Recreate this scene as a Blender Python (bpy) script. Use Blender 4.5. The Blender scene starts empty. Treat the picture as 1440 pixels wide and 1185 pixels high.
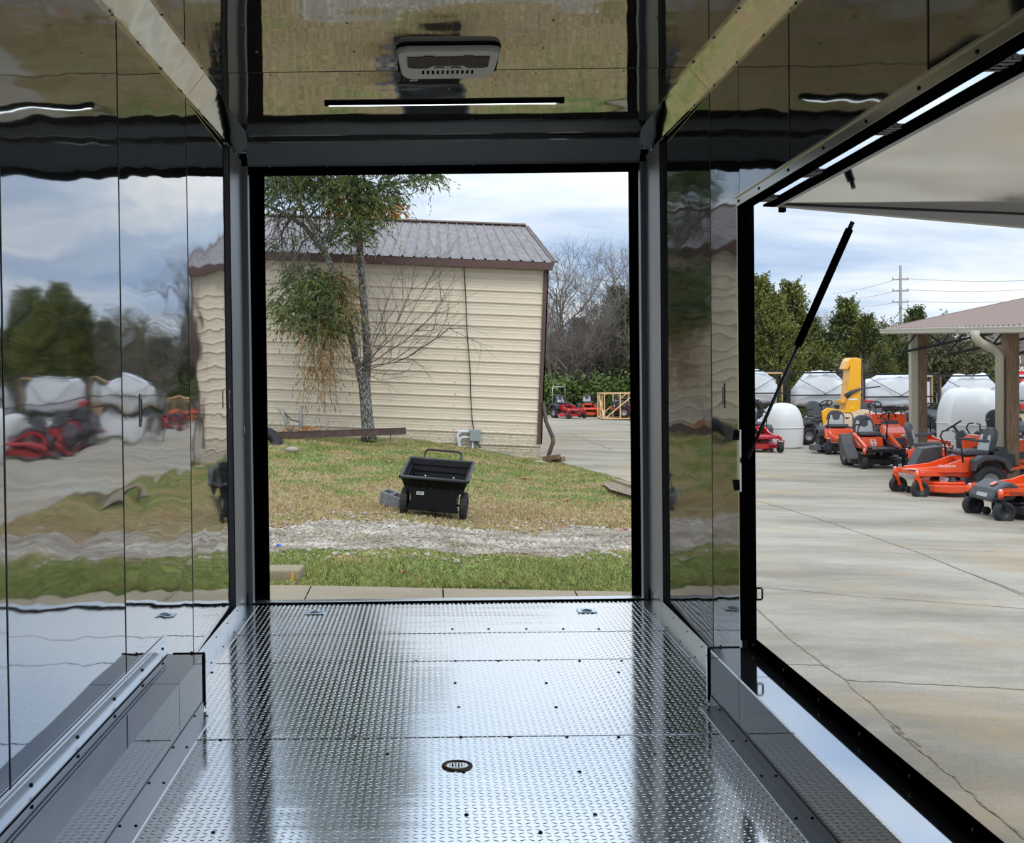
import bpy, bmesh, math, random
import numpy as np
from mathutils import Vector, Matrix, Euler
random.seed(7)
R = math.radians
C = bpy.context.scene.collection
SC = bpy.context.scene
# ------------------------------------------------------------------ camera, sky, sun, exposure
F, CX, CY = 1690.0, 605.3, 552.0
PITCH, ROLL, CAMZ = 30.0 / F, 0.0115, 1.44
_fwd = Vector((0, math.cos(PITCH), -math.sin(PITCH)))
_up0 = Vector((0, math.sin(PITCH), math.cos(PITCH)))
_rt0 = Vector((1, 0, 0))
_rt = _rt0 * math.cos(ROLL) - _up0 * math.sin(ROLL)
_up = _rt0 * math.sin(ROLL) + _up0 * math.cos(ROLL)
cam = bpy.data.cameras.new('camera')
cam.sensor_fit = 'HORIZONTAL'; cam.sensor_width = 36; cam.lens = 36 * F / 1440
cam.shift_x = (720 - CX) / 1440; cam.shift_y = (CY - 592.5) / 1440
cam.clip_start = 0.02; cam.clip_end = 2000
camo = bpy.data.objects.new('camera', cam); C.objects.link(camo)
M = Matrix((_rt, _up, -_fwd)).transposed().to_4x4(); M.translation = (0, 0, CAMZ)
camo.matrix_world = M
SC.camera = camo

def ray(px, py):
    return _fwd + _rt * ((px - CX) / F) - _up * ((py - CY) / F)
def at(px, py, Y):            # the point seen at a pixel, Y metres ahead
    d = ray(px, py); t = Y / d.y
    return Vector((0, 0, CAMZ)) + d * t
def lot_z(x, y):
    return -0.67 - 0.03 * max(x, -2.0) - 0.006 * (y - 18)
def on_lot(px, py):
    d = ray(px, py); n = Vector((0.03, 0.006, 1)); o = Vector((0, 0, CAMZ))
    t = (-0.67 + 0.108 - o.dot(n)) / d.dot(n)
    return o + d * t
def on_x(px, py, X):
    d = ray(px, py); return Vector((0, 0, CAMZ)) + d * (X / d.x)
def on_z(px, py, Z):
    d = ray(px, py); return Vector((0, 0, CAMZ)) + d * ((Z - CAMZ) / d.z)

SC.view_settings.view_transform = 'Standard'; SC.view_settings.look = 'None'
SC.view_settings.exposure = 0.0; SC.view_settings.gamma = 1.0
try: SC.view_settings.use_curve_mapping = False
except Exception: pass
SC.cycles.max_bounces = 10; SC.cycles.glossy_bounces = 6; SC.cycles.diffuse_bounces = 4
SC.cycles.use_denoising = True
SC.cycles.sample_clamp_indirect = 6

W = bpy.data.worlds.new('overcast_sky'); SC.world = W; W.use_nodes = True
nt = W.node_tree; nt.nodes.clear()
def N(tree, t, **kw):
    n = tree.nodes.new(t)
    for k, v in kw.items(): setattr(n, k, v)
    return n
tc = N(nt, 'ShaderNodeTexCoord'); sep = N(nt, 'ShaderNodeSeparateXYZ')
nt.links.new(tc.outputs['Generated'], sep.inputs[0])
za = N(nt, 'ShaderNodeMath', operation='MAXIMUM'); za.inputs[1].default_value = 0.0
nt.links.new(sep.outputs['Z'], za.inputs[0])
zb = N(nt, 'ShaderNodeMath', operation='ADD'); zb.inputs[1].default_value = 0.16
nt.links.new(za.outputs[0], zb.inputs[0])
dv = N(nt, 'ShaderNodeVectorMath', operation='DIVIDE')
cmb = N(nt, 'ShaderNodeCombineXYZ')
for i in range(3): nt.links.new(zb.outputs[0], cmb.inputs[i])
nt.links.new(tc.outputs['Generated'], dv.inputs[0]); nt.links.new(cmb.outputs[0], dv.inputs[1])
mp = N(nt, 'ShaderNodeMapping'); mp.inputs['Scale'].default_value = (0.8, 1.1, 1.0); mp.inputs['Location'].default_value = (3.2, 1.3, 0)
nt.links.new(dv.outputs[0], mp.inputs[0])
n1 = N(nt, 'ShaderNodeTexNoise'); n1.inputs['Scale'].default_value = 1.15; n1.inputs['Detail'].default_value = 9; n1.inputs['Roughness'].default_value = 0.55; n1.inputs['Distortion'].default_value = 0.25
nt.links.new(mp.outputs[0], n1.inputs['Vector'])
cr = N(nt, 'ShaderNodeValToRGB'); e = cr.color_ramp.elements
e[0].position = 0.36; e[0].color = (0.40, 0.54, 0.76, 1)
e[1].position = 0.70; e[1].color = (0.98, 0.99, 1.0, 1)
q = e.new(0.46); q.color = (0.56, 0.68, 0.84, 1)
q = e.new(0.56); q.color = (0.74, 0.83, 0.93, 1)
nt.links.new(n1.outputs[0], cr.inputs[0])
bg = N(nt, 'ShaderNodeBackground')
hz_ = N(nt, 'ShaderNodeMapRange'); hz_.inputs[1].default_value = 0.13; hz_.inputs[2].default_value = 0.42; hz_.inputs[3].default_value = 1.13; hz_.inputs[4].default_value = 1.95
nt.links.new(sep.outputs['Z'], hz_.inputs[0]); nt.links.new(hz_.outputs[0], bg.inputs['Strength'])
nt.links.new(cr.outputs[0], bg.inputs[0])
wo = N(nt, 'ShaderNodeOutputWorld'); nt.links.new(bg.outputs[0], wo.inputs[0])
sun = bpy.data.lights.new('veiled_sun', 'SUN'); sun.energy = 1.15; sun.angle = R(16); sun.color = (1, 0.95, 0.86)
so = bpy.data.objects.new('veiled_sun', sun); C.objects.link(so)
so.rotation_euler = Vector((-0.22, 0.62, -0.75)).to_track_quat('-Z', 'Y').to_euler()

# ------------------------------------------------------------------ materials
MAT = {}
def mat(name, col, rough=0.6, metal=0.0, var=None, vscale=6.0, bump=0.0, bscale=40.0, coat=0.0, emit=None, spec=0.5, stretch=(1, 1, 1), space='Object', detail=4.0, ior=None):
    m = bpy.data.materials.new(name); m.use_nodes = True; t = m.node_tree
    b = t.nodes['Principled BSDF']
    b.inputs['Base Color'].default_value = (*col, 1); b.inputs['Roughness'].default_value = rough
    b.inputs['Metallic'].default_value = metal; b.inputs['Coat Weight'].default_value = coat
    b.inputs['Specular IOR Level'].default_value = spec
    if emit: b.inputs['Emission Color'].default_value = (*emit[0], 1); b.inputs['Emission Strength'].default_value = emit[1]
    if var or bump:
        if space == 'World':
            g = N(t, 'ShaderNodeNewGeometry'); src = g.outputs['Position']
        else:
            g = N(t, 'ShaderNodeTexCoord'); src = g.outputs['Object']
        mpn = N(t, 'ShaderNodeMapping'); mpn.inputs['Scale'].default_value = stretch
        t.links.new(src, mpn.inputs[0])
    if var:
        n = N(t, 'ShaderNodeTexNoise'); n.inputs['Scale'].default_value = vscale; n.inputs['Detail'].default_value = detail
        t.links.new(mpn.outputs[0], n.inputs['Vector'])
        r = N(t, 'ShaderNodeValToRGB'); r.color_ramp.elements[0].position = 0.35; r.color_ramp.elements[1].position = 0.65
        r.color_ramp.elements[0].color = (*col, 1); r.color_ramp.elements[1].color = (*var, 1)
        t.links.new(n.outputs[0], r.inputs[0]); t.links.new(r.outputs[0], b.inputs['Base Color'])
    if bump:
        n2 = N(t, 'ShaderNodeTexNoise'); n2.inputs['Scale'].default_value = bscale; n2.inputs['Detail'].default_value = 4
        t.links.new(mpn.outputs[0], n2.inputs['Vector'])
        bp = N(t, 'ShaderNodeBump'); bp.inputs['Strength'].default_value = bump; bp.inputs['Distance'].default_value = 0.02
        t.links.new(n2.outputs[0], bp.inputs['Height']); t.links.new(bp.outputs[0], b.inputs['Normal'])
    MAT[name] = m; return m

def sheet(name, col, rough, amp, scale, stretch, metal=1.0, tint=1.0):
    """polished metal sheet, gently buckled; every panel buckles its own way"""
    m = bpy.data.materials.new(name); m.use_nodes = True; t = m.node_tree; b = t.nodes['Principled BSDF']
    b.inputs['Base Color'].default_value = (*col, 1); b.inputs['Metallic'].default_value = metal; b.inputs['Roughness'].default_value = rough; b.inputs['Specular Tint'].default_value = (tint, tint, tint, 1)
    tcn = N(t, 'ShaderNodeTexCoord'); mpn = N(t, 'ShaderNodeMapping'); mpn.inputs['Scale'].default_value = stretch
    oi = N(t, 'ShaderNodeObjectInfo'); mu = N(t, 'ShaderNodeMath', operation='MULTIPLY'); mu.inputs[1].default_value = 37.0
    t.links.new(oi.outputs['Random'], mu.inputs[0]); t.links.new(tcn.outputs['Object'], mpn.inputs[0])
    n = N(t, 'ShaderNodeTexNoise', noise_dimensions='4D'); n.inputs['Scale'].default_value = scale; n.inputs['Detail'].default_value = 1.5; n.inputs['Roughness'].default_value = 0.4
    t.links.new(mpn.outputs[0], n.inputs['Vector']); t.links.new(mu.outputs[0], n.inputs['W'])
    bp = N(t, 'ShaderNodeBump'); bp.inputs['Strength'].default_value = 1.0; bp.inputs['Distance'].default_value = amp
    t.links.new(n.outputs[0], bp.inputs['Height']); t.links.new(bp.outputs[0], b.inputs['Normal'])
    MAT[name] = m; return m

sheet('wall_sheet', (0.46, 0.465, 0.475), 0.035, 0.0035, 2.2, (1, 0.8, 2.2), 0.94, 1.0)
sheet('wall_sheet_shaded', (0.30, 0.302, 0.295), 0.04, 0.0035, 2.2, (1, 0.8, 2.2), 0.92, 0.7)  # right wall: same sheet as the left, its shade put into the colour
sheet('ceiling_sheet', (0.40, 0.40, 0.37), 0.03, 0.0035, 2.0, (0.9, 1.6, 1), 0.90, 0.85)
sheet('cove_sheet', (0.52, 0.51, 0.46), 0.05, 0.006, 3.0, (1, 1, 1))
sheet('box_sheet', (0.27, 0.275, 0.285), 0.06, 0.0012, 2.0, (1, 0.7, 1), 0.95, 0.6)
sheet('box_sheet_shaded', (0.085, 0.087, 0.088), 0.06, 0.0012, 2.0, (1, 0.7, 1), 0.95, 0.55)  # right box side: the dark floor reflection is painted into the colour
sheet('box_sheet_skylit', (0.50, 0.505, 0.52), 0.05, 0.0012, 2.0, (1, 0.7, 1), 0.95, 0.9)  # right box top: bright sky reflection painted into the base colour
mat('awning_edge', (0.42, 0.39, 0.365), 0.4, 0.3)
sheet('awning_sheet', (0.56, 0.535, 0.51), 0.06, 0.004, 1.3, (1, 1, 1))
mat('satin_grey', (0.30, 0.31, 0.33), 0.40, 0.55, bump=0.02, bscale=3)
mat('aluminium', (0.62, 0.65, 0.68), 0.24, 1.0)
mat('angle_shaded', (0.30, 0.33, 0.35), 0.3, 1.0)  # floor angle at the right box: aluminium with the shade in its colour
mat('aluminium_olive', (0.45, 0.44, 0.37), 0.22, 1.0)
mat('diamond_plate', (0.66, 0.675, 0.68), 0.11, 1.0, bump=0.08, bscale=2.2, stretch=(0.5, 3, 1))
mat('black_frame', (0.0025, 0.0025, 0.0035), 0.7, spec=0.0)
mat('black_seam', (0.008, 0.008, 0.009), 0.5)
mat('black_plastic', (0.004, 0.004, 0.005), 0.5, bump=0.08, bscale=120, spec=0.2)
mat('black_metal', (0.012, 0.012, 0.014), 0.38)
mat('grey_sealant', (0.10, 0.10, 0.11), 0.5)
mat('zinc', (0.55, 0.66, 0.74), 0.3, 1.0)
mat('steel', (0.55, 0.55, 0.55), 0.25, 1.0)
mat('screw_steel', (0.32, 0.32, 0.33), 0.35, 1.0)
mat('white_plastic', (0.82, 0.80, 0.76), 0.45)
mat('filter_brown', (0.085, 0.055, 0.05), 0.8, var=(0.13, 0.085, 0.075), vscale=60, stretch=(0.1, 3, 1))
mat('led_lens', (0.9, 0.95, 1), 0.4, emit=((0.85, 0.95, 1.0), 3.0))
mat('orange_paint', (0.78, 0.075, 0.010), 0.32, coat=0.5)
mat('red_paint', (0.50, 0.012, 0.022), 0.32, coat=0.5)
mat('yellow_paint', (0.93, 0.44, 0.008), 0.35, coat=0.4)
mat('rubber', (0.018, 0.018, 0.019), 0.75, bump=0.3, bscale=60)
mat('rim_grey', (0.30, 0.30, 0.31), 0.4, 0.5)
mat('dark_grey_plastic', (0.045, 0.047, 0.052), 0.5)
mat('seat_vinyl', (0.05, 0.052, 0.058), 0.55)
mat('seat_light', (0.44, 0.46, 0.46), 0.6)
mat('engine_grey', (0.04, 0.04, 0.043), 0.5, 0.3)
mat('white_wrap', (0.74, 0.76, 0.79), 0.4, bump=0.6, bscale=4)
mat('white_wrap_smooth', (0.66, 0.67, 0.66), 0.4, bump=0.15, bscale=5)
mat('tan_tarp', (0.50, 0.36, 0.24), 0.7, bump=0.4, bscale=4)
mat('new_lumber', (0.62, 0.39, 0.19), 0.7, var=(0.72, 0.49, 0.27), vscale=8, stretch=(1, 1, 6))
mat('rusty_steel', (0.10, 0.05, 0.035), 0.7, var=(0.19, 0.10, 0.06), vscale=5)
mat('post_wood', (0.15, 0.095, 0.055), 0.8, var=(0.26, 0.165, 0.10), vscale=9, stretch=(4, 4, 0.35), bump=0.25, bscale=20)
mat('beige_metal', (0.46, 0.42, 0.32), 0.45)
mat('brown_roof', (0.27, 0.195, 0.165), 0.5)
mat('white_text', (0.85, 0.85, 0.85), 0.5)
mat('weathered_wood', (0.26, 0.245, 0.22), 0.85, var=(0.40, 0.38, 0.34), vscale=14, stretch=(3, 3, 0.6), bump=0.4, bscale=30)
mat('brown_gutter', (0.055, 0.032, 0.028), 0.5, var=(0.10, 0.06, 0.05), vscale=8)
mat('cinder', (0.17, 0.175, 0.18), 0.9, var=(0.24, 0.24, 0.24), vscale=18, bump=0.5, bscale=90)
mat('box_grey', (0.27, 0.31, 0.31), 0.45)
mat('pvc', (0.62, 0.66, 0.72), 0.4)
mat('siding', (0.76, 0.69, 0.53), 0.42)
mat('trim_brown', (0.10, 0.052, 0.042), 0.5)
mat('bark', (0.06, 0.052, 0.045), 0.9, var=(0.30, 0.29, 0.27), vscale=30, stretch=(1, 1, 0.6), bump=0.8, bscale=22, detail=8)
for e_ in ((0, .46), (1, .60)): MAT['bark'].node_tree.nodes['Color Ramp'].color_ramp.elements[e_[0]].position = e_[1]
mat('bark_dark', (0.07, 0.055, 0.045), 0.9, var=(0.13, 0.11, 0.09), vscale=10)
mat('twig', (0.10, 0.08, 0.07), 0.9, var=(0.19, 0.165, 0.145), vscale=1.0)
mat('twig_far', (0.12, 0.097, 0.08), 0.9, var=(0.26, 0.225, 0.195), vscale=0.6)
mat('brush', (0.11, 0.095, 0.06), 0.9, var=(0.17, 0.185, 0.07), vscale=0.5)
mat('cedar_leaf', (0.035, 0.055, 0.015), 0.7, var=(0.12, 0.155, 0.03), vscale=2.2)
mat('cedar_dead', (0.20, 0.12, 0.05), 0.8, var=(0.36, 0.225, 0.10), vscale=3.0)
mat('cedar_far', (0.06, 0.075, 0.018), 0.75, var=(0.20, 0.215, 0.04), vscale=0.7)
mat('cedar_far_dark', (0.035, 0.05, 0.016), 0.75, var=(0.12, 0.14, 0.035), vscale=0.6)
mat('hedge_leaf', (0.05, 0.09, 0.018), 0.7, var=(0.15, 0.20, 0.04), vscale=0.6)
mat('orange_leaf', (0.55, 0.20, 0.03), 0.7, var=(0.70, 0.36, 0.06), vscale=1.2)
mat('fallen_leaf', (0.34, 0.13, 0.05), 0.7, var=(0.50, 0.26, 0.12), vscale=3)
mat('pole_wood', (0.30, 0.29, 0.28), 0.8)
mat('brick_brown', (0.22, 0.15, 0.12), 0.85)
mat('house_white', (0.75, 0.75, 0.74), 0.6)
mat('glass_dark', (0.05, 0.06, 0.07), 0.1)
mat('stone', (0.24, 0.20, 0.15), 0.9, var=(0.52, 0.47, 0.40), vscale=2.0, space='World')
mat('rock', (0.38, 0.34, 0.28), 0.9, bump=0.4, bscale=20)
mat('red_white', (0.75, 0.02, 0.03), 0.4)
mat('blue_scrap', (0.02, 0.12, 0.75), 0.4)
mat('gloss_yellow', (0.85, 0.62, 0.02), 0.4)

def roof_mat():
    m = mat('roof_sheet', (0.10, 0.078, 0.075), 0.5, 0.1, var=(0.21, 0.175, 0.165), vscale=3.5, stretch=(3, 0.25, 1), detail=9)
roof_mat()

def siding_mat():
    m = MAT['siding']; t = m.node_tree; b = t.nodes['Principled BSDF']
    tcn = N(t, 'ShaderNodeTexCoord'); s = N(t, 'ShaderNodeSeparateXYZ'); t.links.new(tcn.outputs['Object'], s.inputs[0])
    n = N(t, 'ShaderNodeTexNoise'); n.inputs['Scale'].default_value = 9; n.inputs['Detail'].default_value = 8; n.inputs['Roughness'].default_value = 0.75
    mpn = N(t, 'ShaderNodeMapping'); mpn.inputs['Scale'].default_value = (1.2, 1, 4); t.links.new(tcn.outputs['Object'], mpn.inputs[0]); t.links.new(mpn.outputs[0], n.inputs['Vector'])
    mr = N(t, 'ShaderNodeMapRange'); mr.inputs[1].default_value = 0.6; mr.inputs[2].default_value = 2.3; mr.inputs[3].default_value = 0.27; mr.inputs[4].default_value = -0.15
    t.links.new(s.outputs['Z'], mr.inputs[0])
    ad = N(t, 'ShaderNodeMath', operation='ADD'); t.links.new(n.outputs[0], ad.inputs[0]); t.links.new(mr.outputs[0], ad.inputs[1])
    r = N(t, 'ShaderNodeValToRGB'); r.color_ramp.elements[0].position = 0.58; r.color_ramp.elements[1].position = 0.85
    r.color_ramp.elements[0].color = (0.72, 0.615, 0.478, 1); r.color_ramp.elements[1].color = (0.25, 0.22, 0.16, 1)
    t.links.new(ad.outputs[0], r.inputs[0]); t.links.new(r.outputs[0], b.inputs['Base Color'])
siding_mat()

def lawn_mat(name, blades):
    m = bpy.data.materials.new(name); m.use_nodes = True; t = m.node_tree; b = t.nodes['Principled BSDF']
    b.inputs['Roughness'].default_value = 0.85; b.inputs['Specular IOR Level'].default_value = 0.2
    g = N(t, 'ShaderNodeNewGeometry'); s = N(t, 'ShaderNodeSeparateXYZ'); t.links.new(g.outputs['Position'], s.inputs[0])
    cb = N(t, 'ShaderNodeCombineXYZ'); t.links.new(s.outputs['X'], cb.inputs[0]); t.links.new(s.outputs['Y'], cb.inputs[1])
    n = N(t, 'ShaderNodeTexNoise'); n.inputs['Scale'].default_value = 0.9; n.inputs['Detail'].default_value = 12; n.inputs['Roughness'].default_value = 0.8
    t.links.new(cb.outputs[0], n.inputs['Vector'])
    # greener in the front strip and on the bank, straw-coloured between
    yb = N(t, 'ShaderNodeFloatCurve') if False else None
    rmp = N(t, 'ShaderNodeMapRange'); rmp.inputs[1].default_value = 10; rmp.inputs[2].default_value = 34; t.links.new(s.outputs['Y'], rmp.inputs[0])
    yr = N(t, 'ShaderNodeValToRGB'); el = yr.color_ramp.elements
    el[0].position = 0.0; el[0].color = (0.58,) * 3 + (1,); el[1].position = 1.0; el[1].color = (0.45,) * 3 + (1,)
    for p, v in ((0.10, 0.56), (0.15, 0.46), (0.34, 0.34), (0.45, 0.42), (0.62, 0.47), (0.8, 0.46)):
        q = el.new(p); q.color = (v, v, v, 1)
    t.links.new(rmp.outputs[0], yr.inputs[0])
    ad = N(t, 'ShaderNodeMath', operation='ADD'); t.links.new(n.outputs[0], ad.inputs[0]); t.links.new(yr.outputs[0], ad.inputs[1])
    r = N(t, 'ShaderNodeValToRGB'); el = r.color_ramp.elements
    el[0].position = 0.80; el[1].position = 1.22 - 0.12
    if blades:
        el[0].color = (0.42, 0.315, 0.165, 1); el[1].color = (0.20, 0.27, 0.065, 1); q = el.new(0.93); q.color = (0.40, 0.33, 0.15, 1); q = el.new(1.03); q.color = (0.27, 0.285, 0.09, 1)
    else:
        el[0].color = (0.30, 0.21, 0.125, 1); el[1].color = (0.12, 0.19, 0.05, 1); q = el.new(0.95); q.color = (0.30, 0.25, 0.12, 1)
    t.links.new(ad.outputs[0], r.inputs[0])
    nf = N(t, 'ShaderNodeTexNoise'); nf.inputs['Scale'].default_value = 14; nf.inputs['Detail'].default_value = 6; nf.inputs['Roughness'].default_value = 0.8
    t.links.new(g.outputs['Position'], nf.inputs['Vector'])
    mr = N(t, 'ShaderNodeMapRange'); mr.inputs[1].default_value = 0.38; mr.inputs[2].default_value = 0.62; mr.inputs[3].default_value = 0.45; mr.inputs[4].default_value = 1.5; t.links.new(nf.outputs[0], mr.inputs[0])
    vm = N(t, 'ShaderNodeVectorMath', operation='SCALE'); t.links.new(r.outputs[0], vm.inputs[0]); t.links.new(mr.outputs[0], vm.inputs['Scale'])
    t.links.new(vm.outputs[0], b.inputs['Base Color'])
    MAT[name] = m
lawn_mat('lawn_soil', False); lawn_mat('grass_blade', True)

def concrete_mat(name, c0, c1, crack=True):
    m = bpy.data.materials.new(name); m.use_nodes = True; t = m.node_tree; b = t.nodes['Principled BSDF']
    b.inputs['Roughness'].default_value = 0.85; b.inputs['Specular IOR Level'].default_value = 0.25
    g = N(t, 'ShaderNodeNewGeometry'); mpn = N(t, 'ShaderNodeMapping'); mpn.inputs['Scale'].default_value = (0.35, 0.9, 1); mpn.inputs['Rotation'].default_value = (0, 0, 0.2)
    t.links.new(g.outputs['Position'], mpn.inputs[0])
    n = N(t, 'ShaderNodeTexNoise'); n.inputs['Scale'].default_value = 0.9; n.inputs['Detail'].default_value = 12; n.inputs['Roughness'].default_value = 0.7
    t.links.new(mpn.outputs[0], n.inputs['Vector'])
    r = N(t, 'ShaderNodeValToRGB'); r.color_ramp.elements[0].position = 0.36; r.color_ramp.elements[1].position = 0.62
    r.color_ramp.elements[0].color = (*c0, 1); r.color_ramp.elements[1].color = (*c1, 1)
    t.links.new(n.outputs[0], r.inputs[0])
    # fine grain and rust-brown staining
    n2 = N(t, 'ShaderNodeTexNoise'); n2.inputs['Scale'].default_value = 55; n2.inputs['Detail'].default_value = 3; t.links.new(g.outputs['Position'], n2.inputs['Vector'])
    mx = N(t, 'ShaderNodeMixRGB', blend_type='OVERLAY'); mx.inputs[0].default_value = 0.30
    t.links.new(r.outputs[0], mx.inputs[1]); t.links.new(n2.outputs[0], mx.inputs[2])
    n3 = N(t, 'ShaderNodeTexNoise'); n3.inputs['Scale'].default_value = 0.55; n3.inputs['Detail'].default_value = 8; n3.inputs['Roughness'].default_value = 0.7; t.links.new(g.outputs['Position'], n3.inputs['Vector'])
    r3 = N(t, 'ShaderNodeValToRGB'); r3.color_ramp.elements[0].position = 0.50; r3.color_ramp.elements[1].position = 0.74
    r3.color_ramp.elements[0].color = (0, 0, 0, 1); r3.color_ramp.elements[1].color = (0.75, 0.75, 0.75, 1)
    t.links.new(n3.outputs[0], r3.inputs[0])
    mx2 = N(t, 'ShaderNodeMixRGB'); mx2.inputs[2].default_value = (0.40, 0.27, 0.13, 1)
    t.links.new(r3.outputs[0], mx2.inputs[0]); t.links.new(mx.outputs[0], mx2.inputs[1]); t.links.new(mx2.outputs[0], b.inputs['Base Color'])
    bp = N(t, 'ShaderNodeBump'); bp.inputs['Strength'].default_value = 0.35; bp.inputs['Distance'].default_value = 0.01
    t.links.new(n2.outputs[0], bp.inputs['Height']); t.links.new(bp.outputs[0], b.inputs['Normal'])
    MAT[name] = m
concrete_mat('lot_concrete', (0.235, 0.208, 0.16), (0.40, 0.365, 0.298))
concrete_mat('curb_concrete', (0.23, 0.185, 0.118), (0.33, 0.27, 0.185))
mat('gravel', (0.17, 0.125, 0.08), 0.9, var=(0.36, 0.305, 0.225), vscale=26, bump=0.9, bscale=40, space='World', detail=6)
mat('dry_field', (0.30, 0.215, 0.12), 0.9, var=(0.40, 0.29, 0.16), vscale=0.4, space='World')
mat('debris', (0.14, 0.10, 0.07), 0.9, var=(0.34, 0.27, 0.19), vscale=16, bump=0.7, bscale=30, space='World')

# ------------------------------------------------------------------ mesh helpers
class MB:
    def __init__(s): s.v = []; s.f = []; s.sm = []
    def add(s, vs, fs, smooth=False):
        o = len(s.v); s.v += [tuple(p) for p in vs]
        s.f += [tuple(i + o for i in f) for f in fs]; s.sm += [smooth] * len(fs); return s
    def box(s, c, d, rot=None, mtx=None):
        x, y, z = d[0] / 2, d[1] / 2, d[2] / 2
        p = [Vector((a * x, b * y, g * z)) for a in (-1, 1) for b in (-1, 1) for g in (-1, 1)]
        if rot: m = Euler(rot).to_matrix(); p = [m @ k for k in p]
        p = [k + Vector(c) for k in p]
        if mtx: p = [mtx @ k for k in p]
        return s.add(p, [(0, 1, 3, 2), (4, 6, 7, 5), (0, 4, 5, 1), (2, 3, 7, 6), (0, 2, 6, 4), (1, 5, 7, 3)])
    def box2(s, a, b):
        return s.box([(a[i] + b[i]) / 2 for i in range(3)], [abs(b[i] - a[i]) for i in range(3)])
    def bar(s, p, q, w, h=None):
        p, q = Vector(p), Vector(q); h = h or w; d = q - p; L = d.length
        if L < 1e-6: return s
        m = d.to_track_quat('X', 'Z').to_matrix().to_4x4(); m.translation = (p + q) / 2
        return s.box((0, 0, 0), (L, w, h), mtx=m)
    def tube(s, pts, r, seg=8, caps=True):
        pts = [Vector(p) for p in pts]; n = len(pts)
        rs = r if isinstance(r, (list, tuple)) else [r] * n
        vs = []; fs = []
        u = None
        for i, p in enumerate(pts):
            d = (pts[min(i + 1, n - 1)] - pts[max(i - 1, 0)]).normalized()
            if u is None:
                u = d.orthogonal().normalized()
            else:
                u = (u - d * u.dot(d)); u = u.normalized() if u.length > 1e-5 else d.orthogonal().normalized()
            w = d.cross(u)
            for k in range(seg):
                a = 2 * math.pi * k / seg
                vs.append(p + (u * math.cos(a) + w * math.sin(a)) * rs[i])
        for i in range(n - 1):
            for k in range(seg):
                k2 = (k + 1) % seg
                fs.append((i * seg + k, i * seg + k2, (i + 1) * seg + k2, (i + 1) * seg + k))
        s.add(vs, fs, True)
        if caps and seg > 3:
            o = len(s.v) - len(vs)
            s.f += [tuple(o + k for k in reversed(range(seg))), tuple(o + (n - 1) * seg + k for k in range(seg))]; s.sm += [False, False]
        return s
    def lathe(s, prof, c=(0, 0, 0), axis='Z', seg=24, smooth=True, closed=False):
        vs = []; fs = []; n = len(prof)
        for k in range(seg):
            a = 2 * math.pi * k / seg; ca, sa = math.cos(a), math.sin(a)
            for r, h in prof:
                p = (r * ca, r * sa, h) if axis == 'Z' else ((h, r * ca, r * sa) if axis == 'X' else (r * sa, h, r * ca))
                vs.append(Vector(p) + Vector(c))
        for k in range(seg):
            k2 = (k + 1) % seg
            for i in range(n if closed else n - 1):
                j = (i + 1) % n
                fs.append((k * n + i, k2 * n + i, k2 * n + j, k * n + j))
        return s.add(vs, fs, smooth)
    def prism(s, poly, a, b, axis='Y'):
        """poly of 2-D points extruded from a to b along an axis"""
        n = len(poly); vs = []
        for h in (a, b):
            for p, q_ in poly:
                vs.append((p, h, q_) if axis == 'Y' else ((h, p, q_) if axis == 'X' else (p, q_, h)))
        fs = [tuple(reversed(range(n))), tuple(range(n, 2 * n))] + [(i, (i + 1) % n, n + (i + 1) % n, n + i) for i in range(n)]
        return s.add(vs, fs)
    def ball(s, c, r, seg=12, rings=8, noise=0.0):
        rx, ry, rz = r if isinstance(r, (list, tuple)) else (r, r, r)
        vs = [Vector(c) + Vector((0, 0, rz))]; fs = []
        for i in range(1, rings):
            t = math.pi * i / rings
            for k in range(seg):
                a = 2 * math.pi * k / seg; f = 1 + random.uniform(-noise, noise)
                vs.append(Vector(c) + Vector((rx * math.sin(t) * math.cos(a) * f, ry * math.sin(t) * math.sin(a) * f, rz * math.cos(t) * f)))
        vs.append(Vector(c) - Vector((0, 0, rz))); last = len(vs) - 1
        for k in range(seg): fs.append((0, 1 + k, 1 + (k + 1) % seg))
        for i in range(rings - 2):
            for k in range(seg):
                a, b = 1 + i * seg + k, 1 + i * seg + (k + 1) % seg
                fs.append((a, a + seg, b + seg, b))
        o = 1 + (rings - 2) * seg
        for k in range(seg): fs.append((o + k, last, o + (k + 1) % seg))
        return s.add(vs, fs, True)
    def build(s, name, m, parent=None, bevel=0.0, smooth=None, sub=0, loc=None):
        me = bpy.data.meshes.new(name)
        me.from_pydata([tuple(v) for v in s.v], [], s.f)
        me.polygons.foreach_set('use_smooth', [bool(x) if smooth is None else smooth for x in s.sm])
        me.materials.append(MAT[m] if isinstance(m, str) else m); me.update()
        o = bpy.data.objects.new(name, me); C.objects.link(o)
        if parent is not None: o.parent = parent
        if loc is not None: o.location = loc
        bm = bmesh.new(); bm.from_mesh(me); bmesh.ops.recalc_face_normals(bm, faces=bm.faces); bm.to_mesh(me); bm.free()
        if bevel:
            bv = o.modifiers.new('bevel', 'BEVEL'); bv.width = bevel; bv.segments = 2; bv.limit_method = 'ANGLE'; bv.harden_normals = False
        if sub:
            sb = o.modifiers.new('sub', 'SUBSURF'); sb.levels = sub; sb.render_levels = sub
        return o
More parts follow.
